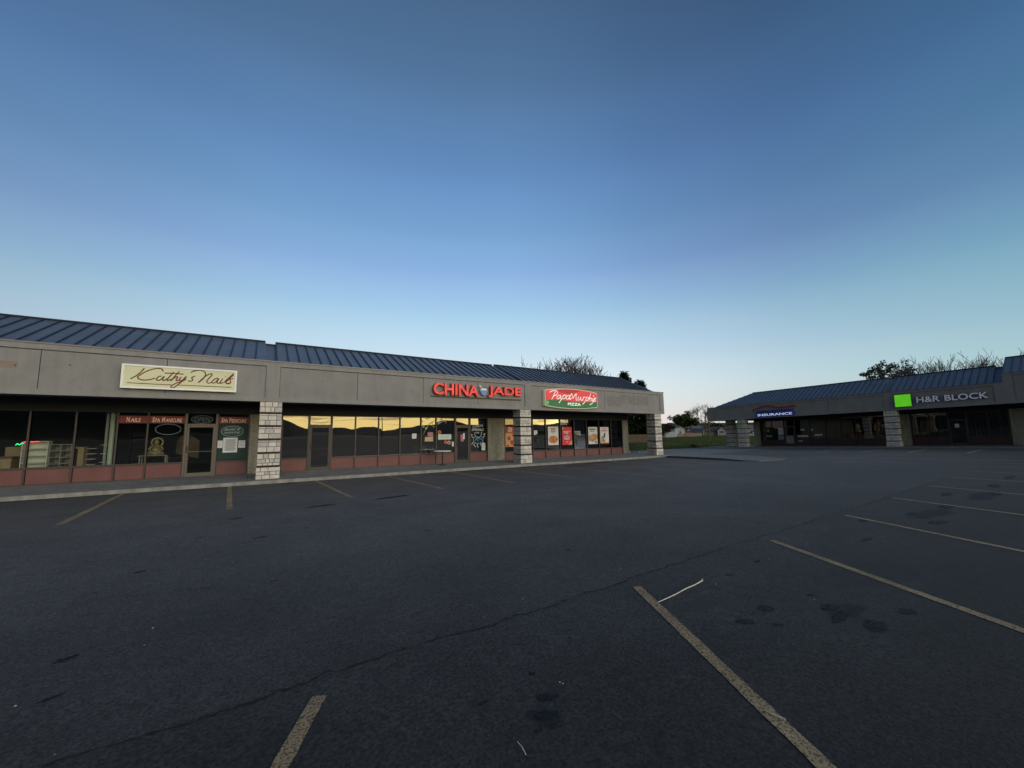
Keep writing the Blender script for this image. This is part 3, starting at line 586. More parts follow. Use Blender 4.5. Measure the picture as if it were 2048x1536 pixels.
# ---- right row
BR = thing('shop_building', FR(-10, 46.6, 0), 'dim grey stucco shop row across the lot on the right, white block letters', 'building', 'rows of shops round the car park')
VFR, VWR = 46.5, 49.1
TR, BRT = 4.88, 3.29
fascia(FR, BR, -26.6, -3.78, VFR, BRT, TR, [(-26.6, -25.9), (-10.5, -9.75), (-4.25, -3.78)], [-22.4, -18.5, -14.5])
fascia(FR, BR, -3.78, 14, VFR, BRT, 5.55, [(-3.78, -3.3), (1.7, 2.4)], [5.5, 9.5], parent_name='high_fascia')
e_ = MB(FR); e_.box(-26.6, -26.28, VFR+.322, 60, BRT, TR); e_.box(-26.63, -26.25, VFR+.322, 60, TR+.001, TR+.045); e_.build('end_fascia', MT['stucco'], BR)
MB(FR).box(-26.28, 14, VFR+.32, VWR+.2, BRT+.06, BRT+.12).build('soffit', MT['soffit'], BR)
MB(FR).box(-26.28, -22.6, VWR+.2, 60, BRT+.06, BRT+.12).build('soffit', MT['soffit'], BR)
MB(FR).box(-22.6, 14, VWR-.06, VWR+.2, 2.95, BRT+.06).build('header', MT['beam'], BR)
for i, (u, v) in enumerate([(-23.28, 46.6), (-25.85, 48.9), (-10.6, 46.6), (2.0, 46.6)]):
    column(FR, BR, u, v, .14, BRT, [.62, 1.15, 1.69, 2.23, 2.77], wd=.84, dp=.84, seed=i+11)
MB(FR).box(-22.68, -21.98, VWR-.03, VWR+.2, .13, 2.95).box(-22.68, -22.4, VWR+.2, 60, -.1, BRT+.06).build('pebble_wall', MT['aggr'], BR)
MB(FR).box(-10.86, -9.46, VWR-.03, VWR+.2, .13, 2.95).build('pebble_wall', MT['aggr'], BR)
MB(FR).box(-3.90, -2.3, VWR-.03, VWR+.2, .13, 2.95).build('pebble_wall', MT['aggr'], BR)
storefront(FR, BR, VWR, [(-21.95, -20.73, 'w'), (-20.73, -19.54, 'w'), (-19.5, -18.5, 'd'), (-18.46, -17.1, 'w'), (-17.1, -15.7, 'w'), (-15.7, -14.5, 'w'), (-14.5, -13.3, 'w'), (-13.3, -12.1, 'w'), (-12.1, -10.9, 'w')], .15, .80, 2.99, None, dark=True, glassm=MT['glassd'])
storefront(FR, BR, VWR, [(-9.43, -8.3, 'w'), (-8.3, -7.19, 'w'), (-7.16, -6.12, 'd'), (-6.09, -5.0, 'w'), (-5.0, -3.94, 'w')], .15, .85, 2.99, None, dark=True, glassm=MT['glassh'])
storefront(FR, BR, VWR, [(-2.25, -1.0, 'w'), (-1.0, .2, 'w'), (.2, 1.4, 'w'), (1.4, 2.6, 'w'), (2.6, 3.8, 'w'), (3.8, 5, 'w'), (5, 6.2, 'w')], .15, .80, 2.99, None, dark=True, glassm=MT['glassd'])
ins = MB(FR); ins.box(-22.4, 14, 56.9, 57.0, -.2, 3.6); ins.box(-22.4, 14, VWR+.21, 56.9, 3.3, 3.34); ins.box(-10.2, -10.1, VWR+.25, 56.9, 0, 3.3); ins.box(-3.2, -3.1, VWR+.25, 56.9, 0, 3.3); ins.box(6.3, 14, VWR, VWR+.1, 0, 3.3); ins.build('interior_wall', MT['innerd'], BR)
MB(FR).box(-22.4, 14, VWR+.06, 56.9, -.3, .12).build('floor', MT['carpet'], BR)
MB(FR).box(-22.6, 14, 60, 60.2, -.6, 4.6).box(14, 14.2, VWR, 60.2, -.6, 4.6).build('rear_wall', MT['stucco'], BR)
roof_seg(FR, BR, -25.9, -10.45, -22.9, -10.65, 46.85, 50.0, 4.98, 6.47, [-25.6+.4175*i for i in range(0, 37)])
roof_seg(FR, BR, -10.45, -10.1, -10.65, -10.25, 46.86, 49.95, 4.90, 6.36, [])
roof_seg(FR, BR, -10.1, -4.3, -10.25, -4.3, 46.85, 50.0, 4.98, 6.47, [-10.08+.4175*i for i in range(0, 14)])
roof_seg(FR, BR, -4.3, -3.8, -4.3, -3.9, 46.86, 49.9, 4.88, 6.30, [])
roof_seg(FR, BR, -3.78, 14, -3.78, 14, 46.85, 50.2, 5.62, 7.06, [-3.76+.4175*i for i in range(0, 43)])
# hip end slope of the right row
r = MB(FR); r.add([(-25.9, 46.85, 4.97), (-22.9, 50.0, 6.46), (-25.9, 53.15, 4.97)], [(0, 1, 2)]); r.build('hip_roof', MT['roof'], BR, recalc=False)
r = MB(FR); r.add([(-22.6, 53, 4.6), (14, 53, 4.6), (14, 60, 4.6), (-22.6, 60, 4.6)], [(0, 1, 2, 3)]); r.build('flat_roof', MT['ridge'], BR, recalc=False)
r = MB(FL); r.add([(-24, 24.4, 4.55), (24.4, 24.4, 4.55), (24.4, 29, 4.55), (-24, 29, 4.55)], [(0, 1, 2, 3)]); r.build('flat_roof', MT['ridge'], BL, recalc=False)
# ---------------------------------------------------------------- shop signs on the fascias
SM = dict(
 cream=mat('sign_cream', (.66, .66, .40), .5, var=.06, vscale=2), whitef=mat('sign_white', (.86, .86, .82), .45), maroon=mat('sign_maroon', (.16, .02, .012), .5),
 redlit=mat('letter_red_lit', (.80, .040, .020), .4, emit=.45, col2=(.48, .012, .010), vscale=3.5), redside=mat('letter_red_side', (.30, .012, .012), .5, emit=.12),
 blackf=mat('sign_black', (.02, .02, .022), .5), bluebowl=mat('bowl_blue', (.12, .22, .42), .5, emit=.15),
 pmred=mat('sign_red', (.72, .035, .045), .4, emit=.28, var=.10, vscale=.8), pmdark=mat('sign_deep_red', (.42, .006, .014), .4, emit=.25), pmgreen=mat('sign_green', (.010, .13, .035), .4, emit=.22, var=.2, vscale=1.0),
 pmlight=mat('sign_leaf_green', (.12, .45, .12), .4, emit=.2), pmcream=mat('sign_rim_cream', (.74, .70, .50), .5, emit=.12), pmwhite=mat('sign_lettering_white', (.85, .84, .78), .4, emit=.35),
 lime=mat('sign_lime', (.13, .66, .015), .4, emit=.55, var=.10, vscale=3), limeside=mat('sign_lime_side', (.02, .10, .02), .5),
 lav=mat('letter_lavender_white', (.50, .50, .62), .45, emit=.14), lavside=mat('letter_side', (.03, .03, .06), .5),
 navy=mat('sign_navy', (.008, .03, .20), .5, emit=.22), navyl=mat('letter_blue', (.010, .035, .17), .5, emit=.12), roofred=mat('sign_roof_red', (.20, .010, .02), .5, emit=.08), insw=mat('letter_white_lit', (.70, .76, .90), .4, emit=.5))
# nail shop: framed cream box with hand-drawn script
S = thing('shop_sign', FL(-2.38, 17.98, 3.45), 'cream sign in a white frame with maroon script on the left fascia', 'sign', 'signs on the fascias')
u0, u1, w0, w1 = -3.95, -.805, 3.455, 4.255
MB(FL).box(u0, u1, 17.905, 18.088, w0, w1).build('cabinet', SM['whitef'], S)
f = MB(FL); t = .045; f.box(u0-.012, u1+.012, 17.87, 17.903, w1-t, w1+.012); f.box(u0-.012, u1+.012, 17.87, 17.903, w0-.012, w0+t); f.box(u0-.012, u0+t, 17.87, 17.903, w0+t, w1-t); f.box(u1-t, u1+.012, 17.87, 17.903, w0+t, w1-t); f.build('frame', SM['whitef'], S)
MB(FL).box(u0+t, u1-t, 17.895, 17.903, w0+t, w1-t).build('face', SM['cream'], S)
def kmap(x, y): return (u0+(x-121)/1169*(u1-u0), 17.89, w1-(y-(240+.0704*(x-135)))/(240-.0215*(x-135))*(w1-w0))
KS = [[(325,285),(290,330),(250,365),(205,393)], [(505,318),(498,298),(470,288),(405,294),(345,318),(295,350),(270,375),(285,395),(330,406),(385,401),(435,386)],
 [(498,366),(470,370),(450,392),(455,408),(480,407),(508,385),(522,366)], [(522,366),(510,392),(513,410),(532,408),(552,392)], [(612,325),(585,360),(560,392),(556,410),(572,410),(588,396)], [(525,336),(600,337),(650,342),(712,347)],
 [(668,318),(640,352),(606,395),(590,418)], [(600,404),(625,382),(648,372),(655,380),(642,405),(652,416),(672,405)], [(692,374),(676,398),(683,414),(706,408),(738,374)], [(746,372),(712,412),(668,452),(628,482),(598,488),(602,466),(646,440),(696,424),(745,398)],
 [(828,308),(808,318),(788,333)], [(832,368),(800,384),(806,396),(812,408),(796,420),(762,416)], [(820,318),(865,308),(905,312),(938,332),(942,362),(918,400),(872,436)], [(872,436),(925,385),(975,352),(1012,346),(1008,366),(975,400),(962,428),(985,442),(1015,434)],
 [(1082,392),(1050,398),(1020,425),(1030,442),(1058,432),(1090,396)], [(1094,394),(1074,428),(1085,445),(1110,436)], [(1135,396),(1110,432),(1118,446),(1145,434)], [(1160,378),(1163,374)], [(1150,438),(1195,396),(1240,358),(1250,350),(1246,366),(1205,402),(1172,438),(1190,450),(1210,440)], [(1252,396),(1218,404),(1222,420),(1226,436),(1208,450),(1178,446)]]
l = MB(FL)
for st in KS: l.tube(spline([kmap(*q) for q in st], 4), .018, 6, squash=.006)
l.tube([kmap(178, 432), kmap(400, 446), kmap(598, 456)], .012, 6, squash=.006); l.tube([kmap(668, 459), kmap(950, 473), kmap(1238, 487)], .012, 6, squash=.006)
l.build('lettering', SM['maroon'], S)
# red channel letters
S = thing('shop_sign', FL(9.75, 18.0, 3.7), 'raised red capital letters with a small blue rice bowl between them', 'sign', 'signs on the fascias')
MB(FL).box(7.05, 12.45, 18.0, 18.086, 3.665, 3.70).build('raceway', SM['blackf'], S)
for word, a_, b_ in (('CHINA', 7.12, 9.66), ('JADE', 10.24, 12.42)):
    l = MB(FL); l.text(word, a_, b_, 3.74, 4.36, 18.07, th=.15, bold=.035); o = l.build('letters', SM['redside'], S)
    l = MB(FL); l.text(word, a_+.012, b_-.012, 3.752, 4.348, 17.918, th=.008, bold=.022); l.build('letter_face', SM['redlit'], o)
b_ = MB(FL); b_.prism([(9.76, 4.10), (9.84, 3.93), (9.93, 3.84), (10.06, 3.84), (10.13, 3.93), (10.20, 4.10)], 17.96, 18.08); b_.build('bowl', SM['bluebowl'], S)
b_ = MB(FL); b_.prism([(9.77, 4.105), (10.19, 4.105), (10.12, 4.19), (9.98, 4.23), (9.84, 4.18)], 17.955, 18.08); b_.build('rice', SM['whitef'], S)
b_ = MB(FL); b_.tube([(9.90, 17.95, 4.15), (9.80, 17.95, 4.26), (9.72, 17.95, 4.34)], [.03, .028, .045], 8, squash=.02); b_.build('spoon', SM['whitef'], S)
b_ = MB(FL); b_.tube([(9.93, 17.94, 4.20), (10.10, 17.94, 4.30)], .014, 6, squash=.01); b_.build('chopstick', SM['blackf'], S)
# pizza sign
S = thing('shop_sign', FL(16.2, 17.95, 3.4), 'red and green curved pizza sign with white brush script', 'sign', 'signs on the fascias')
def pmo(k, ins=0.0):
    u0, u1, lo, hi = 14.04+ins, 18.35-ins, 3.415+ins, 4.345-ins; c = (u0+u1)/2; h = (u1-u0)/2; top, bt_ = [], []
    for i in range(k+1):
        s_ = -1+2*i/k; bt_.append((c+h*s_, lo-.15*(1-s_*s_))); top.append((c-h*s_, hi+.17*(1-s_*s_)))
    return bt_+top
MB(FL).prism(pmo(16), 17.86, 18.087).build('cabinet', SM['pmcream'], S)
MB(FL).prism(pmo(16, .035), 17.852, 17.859).build('green_face', SM['pmgreen'], S)
def wave(u): return 3.745 + .045*math.sin((u-14.0)*1.7) 
ins = .035; k = 20; c_ = 16.195; h_ = 2.12
bot_ = [(14.075+4.24*i/k, wave(14.075+4.24*i/k)) for i in range(k+1)]; top_ = [(18.315-4.24*i/k, 4.31+.17*(1-(1-2*i/k)**2)) for i in range(k+1)]
MB(FL).prism(bot_+top_, 17.846, 17.8515).build('red_face', SM['pmred'], S)
MB(FL).prism([(14.8, 4.335), (15.3, 4.24), (15.9, 4.16), (16.35, 4.27), (16.9, 4.41), (16.5, 4.455), (15.9, 4.463), (15.3, 4.42)], 17.842, 17.8455).build('red_swirl', SM['pmdark'], S)
MB(FL).prism([(14.09, 3.42), (14.25, 3.47), (14.34, 3.62), (14.24, 3.70), (14.11, 3.72)], 17.842, 17.8455).build('leaf', SM['pmlight'], S)
def pmap(x, y): return (14.04+(x-510)/598*4.31, 17.832, 4.345-(y-(221+.0669*(x-510)))/(184-.025*(x-510))*.93)
PS = [[(622,238),(602,280),(590,310),(578,332)], [(556,252),(575,238),(610,230),(636,236),(644,256),(628,282),(600,294)],
 [(678,288),(655,286),(634,308),(640,328),(658,322),(676,292)], [(678,290),(672,318),(682,328),(696,318)], [(704,286),(690,320),(672,350),(654,376)], [(696,304),(718,282),(734,292),(724,320),(700,328)],
 [(780,292),(756,288),(736,312),(742,332),(760,326),(778,296)], [(780,292),(774,322),(784,332),(796,322)],
 [(768,336),(780,298),(800,262)], [(800,262),(806,290),(812,322)], [(812,322),(832,288),(854,266)], [(854,266),(848,300),(850,342),(862,340)],
 [(880,300),(870,328),(878,344),(892,334),(906,304)], [(906,304),(902,334),(912,346),(924,334)], [(938,304),(932,326),(926,350)], [(932,326),(944,308),(960,308)],
 [(974,308),(962,340),(944,372),(922,394)], [(966,326),(986,306),(998,318),(988,344),(966,350)], [(1026,266),(1012,304),(1000,352)], [(1006,332),(1022,316),(1032,324),(1026,346),(1034,356)],
 [(1046,318),(1040,340),(1050,350),(1070,318)], [(1072,318),(1058,352),(1036,384),(1008,396)], [(1064,282),(1056,302)], [(1090,318),(1072,326),(1080,342),(1076,358),(1054,360)]]
l = MB(FL)
for st in PS: l.tube(spline([pmap(*q) for q in st], 4), .026, 8, squash=.012)
l.build('script_lettering', SM['pmwhite'], S)
l = MB(FL); l.text('PIZZA', 15.80, 16.88, 3.475, 3.645, 17.851, th=.014, bold=.03); l.build('lettering', SM['pmwhite'], S)
# right row signs
S = thing('shop_sign', FR(-7, 46.4, 3.6), 'lime green square beside pale raised block capitals on the far right fascia', 'sign', 'signs on the fascias')
o = MB(FR).box(-9.74, -8.69, 46.33, 46.528, 3.54, 4.60).build('square', SM['limeside'], S)
MB(FR).box(-9.72, -8.71, 46.315, 46.329, 3.56, 4.58).build('square_face', SM['lime'], o)
for word, a_, b_ in (('H&R', -8.41, -7.03), ('BLOCK', -6.80, -4.51)):
    l = MB(FR); l.text(word, a_, b_, 3.79, 4.29, 46.52, th=.13, bold=.030); o = l.build('letters', SM['lavside'], S)
    l = MB(FR); l.text(word, a_+.01, b_-.01, 3.80, 4.28, 46.388, th=.008, bold=.022); l.build('letter_face', SM['lav'], o)
S = thing('shop_sign', FR(-19.2, 46.4, 3.4), 'dark blue insurance sign under a red roof line on the far fascia', 'sign', 'signs on the fascias')
MB(FR).box(-21.12, -17.36, 46.40, 46.528, 3.41, 3.84).build('cabinet', SM['navy'], S)
l = MB(FR); l.text('AMERICAN FAMILY', -21.10, -17.38, 3.86, 4.13, 46.52, th=.10, bold=.035); l.build('blue_letters', SM['navyl'], S)
l = MB(FR); l.text('INSURANCE', -20.9, -17.58, 3.50, 3.75, 46.399, th=.012, bold=.02); l.build('letters', SM['insw'], S)
def thick(pts, h): return [(u, w-h/2) for u, w in pts] + [(u, w+h/2) for u, w in reversed(pts)]
MB(FR).prism(thick([(-21.45, 4.20), (-20.6, 4.47), (-20.1, 4.58), (-19.5, 4.50), (-18.9, 4.33), (-18.4, 4.33), (-17.25, 4.38)], .15), 46.42, 46.528).build('roof_line', SM['roofred'], S)

# ---------------------------------------------------------------- window graphics
PT = dict(redb=mat('banner_red', (.19, .022, .026), .6, emit=0), cream=mat('banner_cream', (.72, .62, .44), .6), teal=mat('teal_board', (.022, .062, .055), .6), greyl=mat('tube_grey', (.30, .36, .36), .5), neonoff=mat('tube_unlit', (.12, .17, .20), .4),
 pink=mat('poster_pink', (.55, .27, .30), .6, col2=(.30, .07, .10), vscale=14), tan=mat('poster_tan', (.62, .50, .30), .6, col2=(.40, .26, .12), vscale=12), orange=mat('poster_orange', (.62, .22, .06), .6, col2=(.35, .08, .02), vscale=14),
 red=mat('poster_red', (.58, .018, .035), .5, emit=.05), posw=mat('poster_white', (.66, .66, .62), .6), sauce=mat('pizza_sauce', (.55, .10, .035), .6, col2=(.62, .36, .14), vscale=22), cheese=mat('pizza_cheese', (.70, .42, .16), .6, col2=(.55, .25, .08), vscale=16),
 pep=mat('pepperoni', (.42, .045, .02), .6, var=.2, vscale=20), brown=mat('crust_brown', (.22, .10, .03), .6, col2=(.60, .40, .18), vscale=18), green=mat('pepper_green', (.05, .16, .03), .6), blk=mat('print_black', (.03, .03, .03), .6), chalk=mat('window_paint', (.66, .70, .70), .8), chalkb=mat('window_paint_blue', (.16, .34, .46), .8), chalkg=mat('window_paint_green', (.36, .40, .16), .8), mint=mat('banner_mint', (.55, .66, .60), .6))
VG = 20.585       # just in front of the glass line of the left row
def flat(F, name, u0, u1, w0, w1, v, mt, label, cat, group=None, th=.004):
    S = thing(name, F((u0+u1)/2, v, w0), label, cat, group)
    MB(F).box(u0, u1, v-th, v, w0, w1).build('sheet', mt, S); return S
for txt, a_, b_, lab in (('NAILS', -4.49, -3.69, 'dark red window banner with the one word nails'), ('SPA MANICURE', -3.63, -2.56, 'dark red window banner left of the door with the longest wording'), ('SPA PEDICURE', -1.44, -.395, 'dark red window banner right of the salon door')):
    S = flat(FL, 'window_banner', a_, b_, 2.29, 2.58, VG, PT['redb'], lab, 'banner', 'red banners over the nail salon windows')
    c = (a_+b_)/2; h = (b_-a_)*(.25 if txt == 'NAILS' else .42)
    l = MB(FL)
    if txt == 'NAILS': l.text('N', c-h, c-h+.10, 2.335, 2.53, VG-.005, th=.003, bold=.02, shear=.1); l.text('AILS', c-h+.115, c+h, 2.335, 2.495, VG-.005, th=.003, bold=.02, shear=.1)
    else:
        x0, x1 = c-h, c+h; wd_ = x1-x0; w2 = txt.split()[1]
        l.text('S', x0, x0+.072*wd_, 2.335, 2.53, VG-.005, th=.003, bold=.02, shear=.1); l.text('PA', x0+.085*wd_, x0+.25*wd_, 2.335, 2.49, VG-.005, th=.003, bold=.02, shear=.1)
        l.text(w2[0], x0+.31*wd_, x0+(.42 if w2[0] == 'M' else .385)*wd_, 2.335, 2.53, VG-.005, th=.003, bold=.02, shear=.1); l.text(w2[1:], x0+(.435 if w2[0] == 'M' else .40)*wd_, x1, 2.335, 2.49, VG-.005, th=.003, bold=.02, shear=.1)
    l.build('lettering', PT['cream'], S)
S = flat(FL, 'window_board', -1.435, -.40, .76, 2.27, 20.64, PT['teal'], 'dark green board behind the window right of the salon door', 'board')
S = thing('window_decal', FL(-.95, VG, 1.73), 'oval decal with slanted white facial and waxing lettering', 'decal')
MB(FL).disc(-.95, VG, 1.96, .40, .235, .003, 28).build('oval', PT['teal'], S)
r_ = MB(FL); r_.ringshape(-.95, VG-.004, 1.96, .40, .235, .018); r_.build('oval_rim', PT['greyl'], S)
l = MB(FL); l.text('facial &', -1.25, -.68, 1.985, 2.10, VG-.004, th=.003, bold=.012, shear=.45, rot=.04); l.text('waxing', -1.22, -.66, 1.84, 1.95, VG-.004, th=.003, bold=.012, shear=.45, rot=.04); l.build('lettering', PT['greyl'], S)
S = thing('window_decal', FL(-3.05, VG, 1.9), 'faint unlit oval outline on the window beside the salon door', 'decal')
r_ = MB(FL); r_.ringshape(-3.05, VG, 2.05, .40, .22, .02); r_.build('oval_rim', PT['neonoff'], S)
S = thing('open_sign', FL(-2, VG, 2.3), 'unlit oval open sign in the glass above the salon door', 'sign')
r_ = MB(FL); r_.ringshape(-2.0, VG, 2.46, .36, .165, .018); r_.build('oval_tube', PT['neonoff'], S)
l = MB(FL); l.text('OPEN', -2.26, -1.74, 2.37, 2.55, VG, th=.003, shear=.2, bold=-.01); l.build('lettering', PT['neonoff'], S)
def notice(F, u0, u1, w0, w1, v, label, group, lines=5, mt=None, head=True):
    S = flat(F, 'notice', u0, u1, w0, w1, v, mt or MT['paper'], label, 'notice', group)
    l = MB(F); h = w1-w0; wd_ = u1-u0
    for i in range(lines):
        y = w1-h*(.12+.78*i/lines); a_ = u0+wd_*(.1+.08*(i % 2)); l.box(a_, u1-wd_*(.1+.05*((i*7) % 3)), v-.0055, v-.0045, y-h*.03, y)
    l.build('print', MT['ink'], S); return S
notice(FL, -1.25, -.75, 1.06, 1.69, VG, 'largest white price sheet on the window right of the salon door', 'sheets on the salon window', 12)
notice(FL, -1.51, -1.265, 1.26, 1.57, VG, 'small white sheet just left of the large price sheet', 'sheets on the salon window', 4)
notice(FL, -.72, -.475, 1.25, 1.57, VG, 'small white sheet just right of the large price sheet', 'sheets on the salon window', 4)
notice(FL, 6.975, 7.22, 1.53, 1.80, VG, 'single black and white sheet low on the restaurant glass', 'sheets on the restaurant window', 3)
# restaurant glass
flat(FL, 'poster', 7.86, 8.18, 1.62, 1.87, VG, PT['pink'], 'pink menu poster above a tan one beside the outdoor table', 'poster', 'menus on the restaurant window')
flat(FL, 'poster', 7.70, 8.18, 1.36, 1.60, VG, PT['tan'], 'tan menu poster just under the pink one', 'poster', 'menus on the restaurant window')
notice(FL, 8.48, 9.28, 1.45, 1.745, VG, 'wide pale green banner on the restaurant glass above the table', 'sheets on the restaurant window', 3, PT['mint'])
for i, (u, w, r_, m_, lab) in enumerate([(8.93, 1.30, .10, 'orange', 'round orange food sticker left of a cream one'), (9.14, 1.27, .11, 'tan', 'round cream food sticker right of an orange one'), (8.55, 1.86, .11, 'orange', 'dull orange paper lantern disc high on the restaurant glass')]):
    S = thing('sticker', FL(u, VG, w-r_), lab, 'sticker', 'stickers on the restaurant window'); MB(FL).disc(u, VG, w, r_, r_).build('disc', PT[m_], S); MB(FL).disc(u, VG-.007, w, r_*.6, r_*.6, .002).build('picture', PT['pep'], S)
S = flat(FL, 'poster', 9.86, 10.06, 1.32, 1.72, 20.555, PT['pink'], 'narrow pink poster taped inside the restaurant door', 'poster', 'menus on the restaurant window')
flat(FL, 'poster', 10.02, 10.12, 1.45, 1.80, 20.548, MT['paper'], 'thin white strip overlapping the pink poster on the restaurant door', 'poster', 'menus on the restaurant window')
notice(FL, 9.33, 9.44, 1.05, 1.32, VG, 'small hours card at the window edge left of the restaurant door', 'sheets on the restaurant window', 4)
notice(FL, 11.26, 11.52, .76, 1.20, VG, 'pale sheet at the bottom corner of the painted lunch window', 'sheets on the restaurant window', 3, PT['mint'])
S = thing('window_painting', FL(11.0, VG, 1.2), 'white brush lettering over a painted blue crab, lunch specials', 'window painting')
l = MB(FL); l.text('LUNCH', 10.66, 11.36, 2.12, 2.28, VG, th=.003, shear=.3, rot=.05); l.text('SPECIALS', 10.60, 11.42, 1.93, 2.07, VG, th=.003, shear=.3, bold=.012); l.text('IN', 10.90, 11.10, 1.76, 1.87, VG, th=.003, shear=.3); l.build('lettering', PT['chalk'], S)
c = MB(FL)
def stroke(mb, pts, r, v=VG-.006): mb.tube(spline([(u, v, w) for u, w in pts], 4), r, 6, squash=.003)
for st in ([(10.72, 1.30), (10.72, 1.5), (10.85, 1.58), (11.05, 1.56), (11.2, 1.6), (11.36, 1.5), (11.36, 1.3)], [(10.72, 1.3), (10.9, 1.2), (11.1, 1.18), (11.36, 1.3)], [(10.8, 1.35), (10.95, 1.45), (11.05, 1.3)], [(11.1, 1.42), (11.25, 1.45), (11.3, 1.32)]): stroke(c, st, .016)
c.build('crab_body', PT['chalkb'], S)
c = MB(FL)
for st in ([(10.72, 1.5), (10.6, 1.62), (10.58, 1.74), (10.68, 1.68)], [(11.36, 1.52), (11.46, 1.64), (11.48, 1.76), (11.38, 1.7)], [(10.74, 1.3), (10.64, 1.2), (10.60, 1.1)], [(10.84, 1.24), (10.74, 1.1), (10.86, .98)], [(11.0, 1.18), (10.96, 1.04), (11.05, .95)], [(11.18, 1.2), (11.2, 1.06)], [(11.34, 1.26), (11.44, 1.16)], [(10.84, 1.62), (10.80, 1.78), (10.86, 1.86)], [(11.2, 1.62), (11.28, 1.78), (11.24, 1.86)], [(10.9, 1.5), (11.02, 1.53), (11.14, 1.5)]): stroke(c, st, .014)
c.build('crab_legs', PT['chalk'], S)
S = thing('window_painting', FL(8.0, VG, 2.0), 'tangle of white painted branches across the top of the restaurant window', 'window painting')
c = MB(FL); rr = random.Random(5)
for i in range(22):
    u = rr.uniform(7.55, 9.0); w = rr.uniform(1.98, 2.62) if u < 8.33 else rr.uniform(2.34, 2.62); a_ = rr.uniform(0, 3.14)
    if 8.3 < u < 8.4: continue
    stroke(c, [(u, w), (u+.06*math.cos(a_), w+.05*math.sin(a_)), (u+.12*math.cos(a_+.6), w+.09*math.sin(a_+.6))], rr.uniform(.008, .016))
c.build('white_strokes', PT['chalk'], S)
c = MB(FL)
for st in ([(7.62, 1.75), (7.75, 2.05), (7.95, 2.3), (8.25, 2.5)], [(7.75, 2.05), (7.6, 2.25)], [(8.45, 2.3), (8.7, 2.45), (9.0, 2.5)]): stroke(c, st, .014, VG-.002)
c.build('branch_strokes', PT['chalkg'], S)
